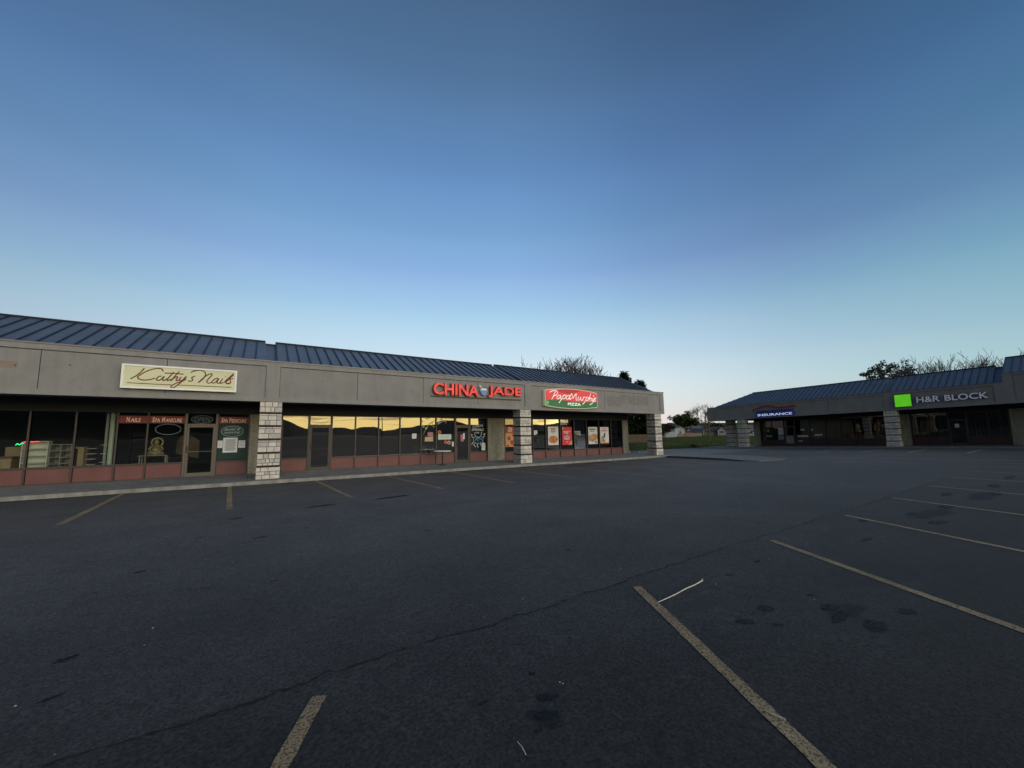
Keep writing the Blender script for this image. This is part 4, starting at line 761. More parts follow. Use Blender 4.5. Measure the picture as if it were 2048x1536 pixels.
# pizza posters
def pizza_poster(u0, u1, w0, w1, label, base, kind):
    S = flat(FL, 'poster', u0, u1, w0, w1, VG, PT[base], label, 'poster', 'posters in the pizza shop windows', .012)
    v = VG-.013; W_ = u1-u0; H_ = w1-w0; X = lambda f: u0+f*W_; Z = lambda f: w0+f*H_
    d = MB(FL)
    if kind == 'xl':
        d.disc(X(.32), v, Z(.42), .13, .13); d.disc(X(.62), v, Z(.22), .15, .15); d.disc(X(.2), v, Z(.06), .12, .06); d.disc(X(.75), v, Z(.58), .11, .10); d.build('topping', PT['pep'], S)
        d = MB(FL); d.text('XL', X(.25), X(.66), Z(.86), Z(.97), v, th=.003, bold=.03); d.text('NY', X(.25), X(.66), Z(.73), Z(.84), v, th=.003, bold=.03); d.build('lettering', PT['posw'], S)
        MB(FL).box(X(0), X(1), v-.0005, v+.002, Z(.68), Z(1)).build('red_field', PT['pep'], S)
        return S
    if kind == 'pie':
        d.disc(X(.5), v, Z(.30), .40, .27); d.build('pizza', PT['sauce'], S)
        d2 = MB(FL); rr = random.Random(3)
        for i in range(14): a_ = rr.uniform(0, 6.28); q = rr.uniform(0, 1)**.5; d2.disc(X(.5)+.33*q*math.cos(a_), v-.0066, Z(.30)+.2*q*math.sin(a_), .05, .04, .002, 10)
        d2.build('topping', PT['pep'], S); d3 = MB(FL); d3.box(X(.25), X(.7), v-.002, v+.0, Z(.86), Z(.91)); d3.box(X(.28), X(.75), v-.002, v, Z(.79), Z(.83)); d3.build('print', PT['pep'], S); d4 = MB(FL); d4.box(X(.26), X(.7), v-.002, v, Z(.70), Z(.745)); d4.box(X(.4), X(.6), v-.002, v, Z(.64), Z(.67)); d4.build('print', PT['green'], S)
    if kind == 'price':
        d.text('$', X(.12), X(.21), Z(.68), Z(.77), v, th=.003, bold=.02); d.text('10', X(.24), X(.62), Z(.62), Z(.78), v, th=.003, bold=.035); d.text('99', X(.65), X(.84), Z(.70), Z(.78), v, th=.003, bold=.02)
        d.text('XLNY', X(.34), X(.66), Z(.52), Z(.57), v, th=.003, bold=.02); d.text('TUESDAY', X(.14), X(.82), Z(.42), Z(.49), v, th=.003, bold=.03); d.box(X(.16), X(.8), v-.003, v, Z(.35), Z(.38)); d.box(X(.2), X(.7), v-.003, v, Z(.30), Z(.325)); d.box(X(.4), X(.62), v-.003, v, Z(.15), Z(.18)); d.build('lettering', PT['posw'], S)
        MB(FL).prism([(X(0), Z(.82)), (X(.16), Z(.9)), (X(.14), Z(1)), (X(0), Z(1))], v-.002, v).build('picture', PT['cheese'], S); MB(FL).prism([(X(.6), Z(0)), (X(1), Z(0)), (X(1), Z(.26)), (X(.85), Z(.18))], v-.002, v).build('picture', PT['cheese'], S)
    if kind == 'wings':
        d.box(X(.08), X(.82), v-.002, v, Z(.84), Z(.90)); d.box(X(.2), X(.7), v-.002, v, Z(.74), Z(.78)); d.build('print', PT['blk'], S)
        MB(FL).prism([(X(.02), Z(.2)), (X(.5), Z(.12)), (X(1), Z(.3)), (X(1), Z(.55)), (X(.6), Z(.62)), (X(.3), Z(.52)), (X(.05), Z(.5))], v-.002, v).build('picture', PT['brown'], S); MB(FL).disc(X(.35), v-.003, Z(.40), .14, .12).build('picture', PT['cheese'], S); MB(FL).disc(X(.82), v-.003, Z(.11), .11, .10).build('badge', PT['pep'], S); e2 = MB(FL); e2.text('$', X(.78), X(.87), Z(.07), Z(.15), v-.01, th=.002); e2.build('badge_print', PT['posw'], S)
    if kind == 'slab':
        d.text('LOADED', X(.25), X(.75), Z(.87), Z(.92), v, th=.002, bold=.03); d.box(X(.15), X(.85), v-.002, v, Z(.75), Z(.80)); d.build('print', PT['pep'], S)
        MB(FL).prism([(X(.35), Z(.3)), (X(.55), Z(.38)), (X(.6), Z(.68)), (X(.45), Z(.62)), (X(.38), Z(.5))], v-.002, v).build('picture', PT['blk'], S); MB(FL).prism([(X(.08), Z(.1)), (X(.5), Z(.1)), (X(.62), Z(.22)), (X(.36), Z(.30)), (X(.3), Z(.5)), (X(.1), Z(.4))], v-.0035, v-.0021).build('picture', PT['brown'], S); MB(FL).box(X(0), X(1), v-.005, v-.0036, Z(0), Z(.07)).build('footer', PT['red'], S)
    return S
pizza_poster(12.97, 13.76, .92, 2.18, 'cheese coloured poster with pepperoni, half behind the middle pillar', 'cheese', 'xl')
pizza_poster(16.37, 17.27, .95, 2.19, 'white poster with one round red pizza, right of the middle pillar', 'posw', 'pie')
pizza_poster(17.62, 18.50, .93, 2.17, 'solid red price poster with large white digits', 'red', 'price')
pizza_poster(20.11, 21.02, .93, 2.17, 'white poster with a golden brown dish and a round dark badge', 'posw', 'wings')
pizza_poster(21.32, 22.22, .92, 2.17, 'white poster with a hand holding a dark slice and red foot', 'posw', 'slab')
S = flat(FL, 'poster', 18.76, 19.36, .80, 1.88, 20.62, MT['greyshelf'], 'dull grey poster with dark lettering in the pizza shop window', 'poster', 'posters in the pizza shop windows')
l = MB(FL); l.text('OPEN', 18.82, 19.28, 1.70, 1.80, 20.613, th=.002, bold=.02); l.box(18.80, 19.3, 20.612, 20.614, 1.52, 1.60); l.box(18.82, 19.05, 20.612, 20.614, .85, 1.35); l.build('print', PT['blk'], S)
notice(FL, 15.22, 15.50, 1.56, 1.94, 20.62, 'upper white sheet right of the middle pillar', 'sheets on the pizza shop window', 5)
notice(FL, 15.46, 15.68, 1.14, 1.40, 20.62, 'lower white sheet right of the middle pillar', 'sheets on the pizza shop window', 3)
notice(FL, 15.20, 15.42, .75, 1.02, 20.62, 'grey card at the foot of the glass right of the middle pillar', 'sheets on the pizza shop window', 3, MT['greyshelf'])
# insurance office papers, far row
VR_ = 49.085
k = 0
for (a_, b_, c, d, lab) in [(-21.25, -21.02, 1.72, 2.05, 'small card high in the first insurance window'), (-20.10, -19.60, 1.40, 2.12, 'tallest white poster in the insurance windows'), (-21.4, -20.75, 1.15, 1.36, 'wide low card in the first insurance window'), (-20.15, -19.62, .86, 1.30, 'pale picture sheet under the tall white insurance poster'), (-19.36, -18.66, .42, 1.25, 'grey green sheet on the lower half of the insurance door'), (-17.95, -17.6, 1.78, 1.95, 'small bright card right of the insurance door'), (-18.3, -17.3, 1.08, 1.28, 'long white strip right of the insurance door'), (-18.2, -17.85, .60, .72, 'lowest white strip right of the insurance door'), (-16.72, -16.05, 1.17, 1.36, 'farthest white strip in the insurance windows'), (-17.0, -16.85, 1.72, 1.92, 'tiny bright tag high in the insurance windows')]:
    S = flat(FR, 'notice', a_, b_, c, d, VR_ if k != 4 else 49.06, MT['paper'] if k in (1, 5) else (PT['teal'] if False else MT['greyshelf'] if k in (0, 2, 3, 4) else PT['mint']), lab, 'notice', 'papers in the insurance windows')
    l = MB(FR); v_ = (VR_ if k != 4 else 49.06)-.0055
    for i in range(3): l.box(a_+.04, b_-.04-.05*(i % 2), v_, v_+.001, c+(d-c)*(.2+.25*i), c+(d-c)*(.28+.25*i))
    l.build('print', MT['ink'], S); k += 1
notice(FR, -6.80, -6.56, 1.62, 1.93, 49.05, 'white card taped to the tax office door', 'papers on the tax office door', 4)
BLD = mat('blind_slat', (.42, .46, .47), .7, var=.2, vscale=4)
for a_, b_, step, lab in [(-9.35, -8.45, .085, 'pale vertical blind bunched in the leftmost tax office window'), (-8.05, -7.3, .30, 'sparse vertical blind left of the tax office door'), (-6.0, -5.1, .16, 'pale vertical blind just right of the tax office door'), (-4.92, -4.02, .10, 'dense vertical blind in the rightmost tax office window')]:
    bl = MB(FR); u = a_; rr = random.Random(int(-a_*10))
    while u < b_: bl.box(u, u+rr.choice((.012, .02, .03)), 49.24, 49.245+rr.uniform(.0, .05), .90, 2.82); u += step*rr.uniform(.7, 1.3)
    bl.box(a_, b_, 49.22, 49.28, 2.83, 2.88)
    prop(bl.build('window_blind', BLD), lab, 'blind', 'blinds in the tax office windows')

# ---------------------------------------------------------------- inside the shops
def part(F, name, mt, parent, *boxes):
    m_ = MB(F)
    for b in boxes: m_.box(*b)
    return m_.build(name, mt, parent)
def shelf_unit(name, u0, u1, v0, v1, w0, w1, n, mt, label, cols=1, cat='shelf'):
    S = thing(name, FL((u0+u1)/2, v0, w0), label, cat, 'display shelves in the salon window')
    part(FL, 'back_panel', mt, S, (u0, u1, v1-.02, v1, w0, w1))
    for i in range(cols+1):
        x = u0+(u1-u0)*i/cols; part(FL, 'side_panel', mt, S, (x-.012, x+.012, v0, v1-.021, w0, w1))
    for i in range(n+1): part(FL, 'shelf', mt, S, (u0+.013, u1-.013, v0+.01, v1-.022, w0+(w1-w0)*i/n-.012, w0+(w1-w0)*i/n+.012))
    return S
shelf_unit('shelf_unit', -6.97, -6.36, 20.95, 21.30, .10, 1.62, 6, MT['whiteshelf'], 'bright white shelf unit with long bare shelves in the left shop window')
shelf_unit('shelf_unit', -6.33, -5.80, 21.05, 21.5, .10, 1.50, 6, MT['greyshelf'], 'grey pigeonhole shelf unit beside the white one', 2)
shelf_unit('shelf_unit', -4.34, -3.90, 21.6, 21.9, .10, 2.0, 8, MT['innerd'], 'dark narrow shelf rack behind the nails banner')
S = thing('cabinet', FL(-5.55, 21, .1), 'tall pale wooden frame cabinet with a dark opening in the shop window', 'cabinet')
part(FL, 'frame', MT['wood'], S, (-5.76, -5.70, 20.95, 21.35, .1, 1.40), (-5.50, -5.44, 20.95, 21.35, .1, 1.40), (-5.70, -5.50, 20.95, 21.35, 1.34, 1.40)); part(FL, 'door', MT['wood'], S, (-5.60, -5.505, 20.97, 20.99, .12, 1.33)); part(FL, 'back_panel', MT['black'], S, (-5.695, -5.505, 21.3, 21.34, .1, 1.33))
S = thing('glass_shelf', FL(-5.2, 21, .1), 'dark shelf stand with bright glass shelves behind the window', 'shelf')
part(FL, 'stand', MT['innerd'], S, (-5.36, -5.0, 21.4, 21.45, .1, 1.45))
for z in (.72, .92, 1.12, 1.32): part(FL, 'shelf', MT['white'], S, (-5.42, -5.18, 21.1, 21.38, z, z+.012))
S = thing('pillar', FL(-4.74, 21, .1), 'pale green round post standing inside the window left of the nails banner', 'post')
p_ = MB(FL); p_.lathe((-4.76, 21.05, .1), [(.075, 0), (.075, 2.95)], 12); p_.build('shaft', mat('pale_green_paint', (.50, .58, .46), .6), S)
for z in (.80, 1.12, 1.45): part(FL, 'bracket', MT['white'], S, (-5.02, -4.84, 21.0, 21.02, z, z+.012))
MB(FL).box(-4.96, -4.88, 21.1, 21.14, .1, 2.95).build('side_panel', MT['greyshelf'], S)
S = thing('counter', FL(-7.3, 21.2, .1), 'pale wooden box counter with a dark red top at the left edge', 'counter')
part(FL, 'body', MT['wood'], S, (-7.9, -7.18, 20.95, 21.6, .1, 1.05)); part(FL, 'top', MT['woodd'], S, (-7.95, -7.15, 20.92, 21.65, 1.05, 1.09)); part(FL, 'back_box', MT['wood'], S, (-7.6, -7.05, 21.7, 22.0, .1, 1.42))
S = thing('neon_sign', FL(-6.85, 20.9, 1.5), 'small lit neon sign in green and red above the white shelf unit', 'sign')
l = MB(FL); l.tube(spline([(-7.12, 20.95, 1.50), (-7.08, 20.95, 1.56), (-7.03, 20.95, 1.51), (-6.98, 20.95, 1.58), (-6.94, 20.95, 1.56)], 4), .010, 6); l.build('green_tube', mat('neon_green', (.05, .9, .25), .5, emit=2.2), S)
l = MB(FL); l.tube(spline([(-6.93, 20.95, 1.58), (-6.88, 20.95, 1.64), (-6.85, 20.95, 1.60)], 4), .010, 6); l.tube(spline([(-6.78, 20.95, 1.62), (-6.72, 20.95, 1.60), (-6.66, 20.95, 1.63), (-6.58, 20.95, 1.61)], 4), .012, 6); l.build('red_tube', mat('neon_red', (.95, .05, .07), .5, emit=2.5), S)
FLUO = mat('lamp_glow', (1.0, .93, .70), .5, emit=12.0); FLUOW = mat('lamp_glow_white', (.95, .97, .92), .5, emit=4.0)
S = thing('ceiling_light', FL(-8.2, 22.8, 2.8), 'long warm lit ceiling light inside the shop at the left edge', 'ceiling light', 'lit ceiling lights in the shops')
l = MB(FL); l.box(-9.3, -7.78, 22.75, 22.9, 2.80, 2.83); l.build('diffuser', FLUO, S); part(FL, 'housing', MT['white'], S, (-9.34, -7.74, 22.72, 22.93, 2.832, 2.90))
S = thing('ceiling_light', FL(16.7, 22.5, 2.6), 'short white lit ceiling light inside the pizza shop', 'ceiling light', 'lit ceiling lights in the shops')
l = MB(FL); l.box(16.40, 17.02, 22.45, 22.6, 2.60, 2.63); l.build('diffuser', FLUOW, S); part(FL, 'housing', MT['white'], S, (16.37, 17.05, 22.42, 22.63, 2.632, 2.68))
# salon furniture: statue on a desk
S = thing('table', FL(-3.55, 21.3, .1), 'small pale table standing behind the salon window under the figurine', 'table')
part(FL, 'top', MT['greyshelf'], S, (-3.98, -3.10, 21.1, 21.6, .98, 1.01))
for x in (-3.93, -3.15):
    for y in (21.15, 21.55): part(FL, 'leg', MT['greyshelf'], S, (x-.02, x+.02, y-.02, y+.02, .1, .979))
S = thing('figurine', FL(-3.48, 21.3, 1.01), 'seated golden figurine on the pale table behind the salon window', 'figurine')
GOLD = mat('old_gold', (.50, .42, .22), .5, metal=.3, col2=(.25, .20, .09), vscale=18, bump=.8, bscale=30)
g_ = MB(FL); g_.lathe((-3.48, 21.3, 1.01), [(.20, 0), (.23, .05), (.21, .12), (.15, .17), (.14, .26), (.165, .34), (.10, .40), (.055, .43), (.085, .47), (.092, .53), (.06, .60), (.03, .64), (.01, .68)], 14)
for s_ in (-1, 1):
    g_.tube([(-3.48+s_*.14, 21.28, 1.36), (-3.48+s_*.21, 21.24, 1.24), (-3.48+s_*.13, 21.14, 1.16), (-3.48+s_*.03, 21.10, 1.18)], [.045, .045, .035, .03], 8)
    g_.tube([(-3.48+s_*.06, 21.2, 1.10), (-3.48+s_*.22, 21.14, 1.08), (-3.48+s_*.10, 21.06, 1.06)], [.07, .06, .045], 8)
g_.build('body', GOLD, S)
g_ = MB(FL); g_.ringshape(-3.48, 21.42, 1.52, .20, .20, .05, .02); g_.build('halo', GOLD, S)
S = thing('desk', FL(-3.4, 22, .1), 'long dark desk deep inside the salon', 'desk'); part(FL, 'top', MT['black'], S, (-4.4, -2.7, 21.9, 22.4, .82, .86)); part(FL, 'front_panel', MT['innerd'], S, (-4.35, -2.75, 21.95, 21.98, .1, .82))
S = thing('wall_panel', FL(-2.6, 22.4, .1), 'tan curved room divider behind the salon door', 'divider')
d_ = MB(FL); d_.prism([(-3.0, 1.0), (-2.2, .75), (-2.2, 1.55), (-2.6, 1.82), (-2.85, 1.76), (-2.98, 1.55)], 22.3, 22.36); d_.build('panel', mat('tan_cloth', (.13, .10, .06), .9, var=.3, vscale=4), S); part(FL, 'post', MT['woodd'], S, (-2.6, -2.55, 22.3, 22.35, .1, 1.0))
# restaurant: outdoor table, booths
S = thing('cafe_table', FL(8.3, 19.6, .12), 'round pedestal table with a white top on the walkway outside the restaurant', 'table')
t_ = MB(FL); t_.lathe((8.33, 19.6, .845), [(.44, 0), (.47, .008), (.47, .028), (.455, .035)], 28); t_.build('table_top', MT['white'], S)
t_ = MB(FL); t_.lathe((8.33, 19.6, .12), [(.05, .03), (.035, .10), (.035, .66), (.10, .70), (.16, .722)], 12); t_.build('pedestal', MT['black'], S)
t_ = MB(FL); t_.lathe((8.33, 19.6, .126), [(.25, 0), (.25, .012), (.12, .028), (.05, .04)], 20); t_.build('base', MT['black'], S)
GRN = mat('green_vinyl', (.05, .14, .09), .5)
for i, (u, lab) in enumerate([(7.75, 'left green restaurant booth seat behind the window'), (9.0, 'right dark green restaurant booth seat behind the window')]):
    S = thing('booth_seat', FL(u, 21.4, .1), lab, 'booth seat', 'booth seats in the restaurant')
    part(FL, 'seat', GRN, S, (u-.45, u+.45, 21.2, 21.65, .42, .55)); part(FL, 'backrest', GRN, S, (u-.45, u+.45, 21.66, 21.76, .42, 1.05)); part(FL, 'base', MT['woodd'], S, (u-.43, u+.43, 21.25, 21.6, .1, .42))
for i, (u, lab) in enumerate([(7.62, 'left pale bottle standing behind the restaurant window'), (7.80, 'right pale bottle standing behind the restaurant window')]):
    b_ = MB(FL); b_.lathe((u, 21.0, .86), [(.055, 0), (.058, .14), (.03, .22), (.022, .32), (.026, .33)], 10); prop(b_.build('bottle', mat('pale_bottle', (.50, .58, .42), .4) if i == 0 else D.materials['pale_bottle']), lab, 'bottle', 'bottles behind the restaurant window')
S = thing('table', FL(7.8, 21.1, .1), 'green topped table behind the restaurant window', 'table'); part(FL, 'table_top', GRN, S, (7.3, 8.9, 20.85, 21.18, .82, .855)); part(FL, 'leg', MT['black'], S, (7.5, 7.56, 21.0, 21.06, .1, .82)); part(FL, 'leg', MT['black'], S, (8.6, 8.66, 21.0, 21.06, .1, .82))
# pizza counter
S = thing('counter', FL(18.5, 23, 0), 'dark long service counter inside the pizza shop', 'counter'); part(FL, 'body', MT['woodd'], S, (13.2, 22.5, 23.2, 23.8, .0, 1.0)); part(FL, 'top', MT['greyshelf'], S, (13.1, 22.6, 23.15, 23.85, 1.0, 1.04))
S = thing('vending_cooler', FL(19.1, 21.6, 0), 'grey upright drinks cooler behind the pizza shop glass', 'cooler'); part(FL, 'body', MT['innerd'], S, (18.75, 19.4, 21.4, 21.9, 0.05, 1.6)); part(FL, 'door', MT['greyshelf'], S, (18.78, 19.37, 21.38, 21.395, .1, 1.55))
# bike rack at the end of the left row
S = thing('bike_rack', FL(25.2, 21.0, .02), 'black metal bike rack of slanted bars beside the end wall', 'bike rack')
r_ = MB(FL); r_.tube([(24.95, 20.75, .02), (24.98, 20.75, .84), (25.28, 20.75, .84), (25.66, 20.75, .02)], .02, 6); r_.build('front_frame', MT['black'], S)
r_ = MB(FL); r_.tube([(24.95, 21.25, .02), (24.98, 21.25, .84), (25.28, 21.25, .84), (25.66, 21.25, .02)], .02, 6); r_.build('rear_frame', MT['black'], S)
for i in range(4): r_ = MB(FL); r_.tube([(25.03+.14*i, 20.75, .04), (25.02+.06*i, 20.75, .83)], .012, 5); r_.build('bar', MT['black'], S)
r_ = MB(FL); r_.tube([(24.98, 20.77, .82), (24.98, 21.23, .82)], .016, 5); r_.tube([(25.28, 20.77, .82), (25.28, 21.23, .82)], .016, 5); r_.build('cross_bar', MT['black'], S)

# ---------------------------------------------------------------- trees
BARK = mat('bark', (.070, .058, .048), .95, var=.3, vscale=3); BARKL = mat('bark_grey', (.12, .11, .10), .95, var=.3, vscale=3); NEEDLE = mat('needles', (.014, .022, .012), .95, spec=0, col2=(.030, .045, .020), vscale=1.2)
LEAF = mat('spring_leaves', (.10, .13, .034), .9, spec=0, col2=(.038, .058, .018), vscale=.6); RUST = mat('rusty_leaves', (.060, .030, .018), .9, spec=0, col2=(.022, .014, .010), vscale=.8); PINE = mat('pine_needles', (.11, .12, .075), .95, spec=0, col2=(.045, .055, .034), vscale=.8)
def branches(mb, rnd, p, d, L_, r, depth, maxd, spread=.6, tips=None, up_=.15, kids=(2, 4), seg=3, minr=.012):
    pts = [p]; rs = [r]; q = Vector(p); dd = Vector(d).normalized()
    for i in range(seg):
        dd = (dd + Vector((rnd.uniform(-1, 1), rnd.uniform(-1, 1), rnd.uniform(-.6, 1)))*.16 + Vector((0, 0, up_*.3))).normalized(); q = q + dd*L_/seg; pts.append(tuple(q)); rs.append(r*(1-.45*(i+1)/seg))
    mb.tube(pts, [max(q_, minr) for q_ in rs], 5 if depth < 2 else 3, cap=False)
    if depth >= maxd:
        if tips is not None: tips.append(tuple(q))
        return
    n = rnd.randint(*kids)
    for i in range(n):
        f = rnd.uniform(.35, 1.0) if i else 1.0
        j = min(seg, max(1, int(round(f*seg)))); base = Vector(pts[j])
        s_ = Vector((rnd.gauss(0, 1), rnd.gauss(0, 1), rnd.gauss(0, .55))).normalized()
        nd_ = (dd*(1-spread*.55) + s_*spread + Vector((0, 0, up_))).normalized()
        branches(mb, rnd, tuple(base), nd_, L_*rnd.uniform(.58, .82), rs[j]*.72, depth+1, maxd, spread, tips, up_, kids, seg, minr)
def leaves(mb, rnd, centres, R_, n, size, squashz=.8):
    for c in centres:
        for i in range(n):
            v = Vector((rnd.gauss(0, 1), rnd.gauss(0, 1), rnd.gauss(0, 1))); v.normalize(); v *= R_*rnd.random()**.45; v.z *= squashz
            o_ = Vector(c)+v; a_ = Vector((rnd.gauss(0, 1), rnd.gauss(0, 1), rnd.gauss(0, 1))).normalized()*size*rnd.uniform(.6, 1.3); b_ = a_.orthogonal().normalized()*size*rnd.uniform(.4, .8)
            mb.add([tuple(o_-a_-b_*.3), tuple(o_+b_), tuple(o_+a_), tuple(o_-b_)], [(0, 1, 2, 3)])
def bare_tree(x, y, h, label, seed, mt=BARK, maxd=5, spread=.62, group='bare trees behind the shops', trunk=.30, r=.2, z=None, minr=.028):
    rnd = random.Random(seed); z0 = G(x, y)-.1 if z is None else z
    S = thing('bare_tree', (x, y, z0), label, 'tree', group); th = h*trunk
    t_ = MB(); t_.tube([(x, y, z0), (x+.1, y, z0+th*.5), (x, y+.1, z0+th*1.02)], [r*1.2, r, r*.85], 8); t_.build('trunk', mt, S)
    c_ = MB()
    for i in range(6):
        a_ = 6.28*i/6+rnd.uniform(-.4, .4); branches(c_, rnd, (x, y+.1, z0+th*rnd.uniform(.85, 1.0)), (math.cos(a_)*.75, math.sin(a_)*.75, 1), (h-th)*.46, r*.6, 1, maxd, spread, None, .22, (2, 4), 3, minr)
    c_.build('crown', mt, S, recalc=False)
def leafy_tree(x, y, h, label, seed, mt, name='leafy_tree', r=.22, trunk=.25, n=26, size=.3, R_=.9, maxd=3, spread=.7, group=None, wide=.4, z=None, up_=.12, cat='tree'):
    rnd = random.Random(seed); z0 = G(x, y)-.1 if z is None else z
    S = thing(name, (x, y, z0), label, cat, group); th = h*trunk; tips = []
    t_ = MB(); t_.tube([(x, y, z0), (x+.05, y, z0+th*.5), (x, y, z0+th)], [r*1.2, r, r*.85], 8)
    for i in range(6):
        a_ = 6.28*i/6+rnd.uniform(-.4, .4); branches(t_, rnd, (x, y, z0+th*rnd.uniform(.8, 1.0)), (math.cos(a_), math.sin(a_), .9), (h-th)*wide, r*.5, 1, maxd, spread, tips, up_, (2, 3))
    t_.build('trunk', BARK, S, recalc=False)
    c_ = MB(); leaves(c_, rnd, tips, R_, n, size); c_.build('crown', mt, S, recalc=False)
def conifer(x, y, h, w_, label, seed, mt=NEEDLE, group=None, z=None, tiers=16, n=7, size=.5):
    rnd = random.Random(seed); z0 = G(x, y)-.1 if z is None else z
    S = thing('conifer', (x, y, z0), label, 'tree', group)
    t_ = MB(); t_.tube([(x, y, z0), (x, y, z0+h*.96)], [w_*.06, .04], 8); t_.build('trunk', BARK, S)
    c_ = MB()
    for i in range(tiers):
        f = i/tiers; zz = z0+h*(.12+.86*f); rr = w_*(1-f)**.65*.5*rnd.uniform(.75, 1.15)
        for j in range(n):
            a_ = rnd.uniform(0, 6.28); L_ = rr*rnd.uniform(.6, 1.15)+.15
            cs = [(x+math.cos(a_)*L_*t, y+math.sin(a_)*L_*t, zz+h*.05*t*t-.1*t) for t in (.35, .6, .8, 1.0)]
            c_.tube([(x, y, zz)]+cs, [.05, .04, .03, .02, .01], 3, cap=False)
            leaves(c_, rnd, cs, size*.9, 9, size*.42, 1.1)
    c_.build('crown', mt, S, recalc=False)
bare_tree(39.8, 44.8, 12.2, 'large spreading bare tree rising behind the roof of the left row', 21, BARK, 6, .66, r=.24)
bare_tree(37.0, 47.4, 12.4, 'bare tree at the left edge of the clump above the left roof', 22, BARK, 5, .60, r=.17)
bare_tree(42.2, 42.6, 10.2, 'lowest bare tree at the right edge of the clump above the left roof', 23, BARK, 5, .60, r=.15)
conifer(76.4, 64.6, 17.0, 8.5, 'dark evergreen tree poking above the hip of the left roof', 4, group='dark evergreens behind the left row', tiers=22, n=10, size=.8)
conifer(78.6, 61.8, 14.6, 8.0, 'shorter dark evergreen beside the taller one behind the left row', 5, group='dark evergreens behind the left row', tiers=20, n=10, size=.8)
for i, (x, y, h, lab) in enumerate([(74.2, 64.6, 8.5, 'dark evergreen behind the fence seen under the canopy next to the end wall'), (80.2, 61.0, 7.0, 'low dark evergreen behind the fence just left of the last pillar')]):
    conifer(x, y, h, 7.5, lab, 8+i, group='dark evergreens behind the left row', tiers=14, n=12, size=.9)
leafy_tree(106.0, 75.0, 6.2, 'rust brown bush tree behind the white fence', 31, RUST, r=.15, trunk=.1, n=40, size=.26, R_=.9, wide=.34)
leafy_tree(143.2, 91.2, 11.6, 'broad green tree standing above the house roofs in the gap', 37, LEAF, r=.3, trunk=.18, n=46, size=.42, R_=1.25, maxd=4, wide=.36, spread=.8)
bare_tree(129.5, 75.7, 10.2, 'thin half bare tree left of the right row roof', 34, BARKL, 5, .55, group='trees in the gap', trunk=.2, r=.16)
leafy_tree(129.9, 75.0, 9.0, 'wispy tree with a few leaves at the corner of the far roof', 35, LEAF, r=.12, trunk=.3, n=5, size=.3, R_=.7, maxd=3, wide=.36, group='trees in the gap')
leafy_tree(175, 97, 5.5, 'dark round evergreen low behind the brown roofed house', 36, NEEDLE, r=.25, trunk=.1, n=50, size=.5, R_=1.5, wide=.42, group='trees in the gap')
leafy_tree(88.1, 18.6, 18.4, 'round pine crown above the right row', 41, PINE, name='pine_tree', r=.25, trunk=.52, n=15, size=.24, R_=.55, maxd=4, wide=.26, spread=.9, up_=.05)
for i, (x, y, h, lab) in enumerate([(83.7, 15.4, 12.0, 'bare tree just right of the pine above the right row'), (83.9, 13.6, 13.0, 'tallest bare tree above the right row roof'), (84.2, 11.5, 12.0, 'bare tree left of centre in the row above the tax office'), (84.4, 9.9, 12.0, 'bare tree over the pale lettered sign of the right row'), (84.6, 8.3, 12.2, 'bare tree second from the right above the right row'), (84.7, 6.8, 11.2, 'rightmost bare tree by the raised roof')]):
    bare_tree(x, y, h*.88, lab, 50+i, BARKL, 5, .55, group='bare trees behind the right row', r=.15, minr=.020)
leafy_tree(42.5, 26.3, .9, 'small rusty weed bush at the edge of the grass', 61, RUST, name='bush', r=.02, trunk=.1, n=26, size=.05, R_=.16, maxd=2, wide=.35, z=plane(42.5, 26.3), cat='bush')
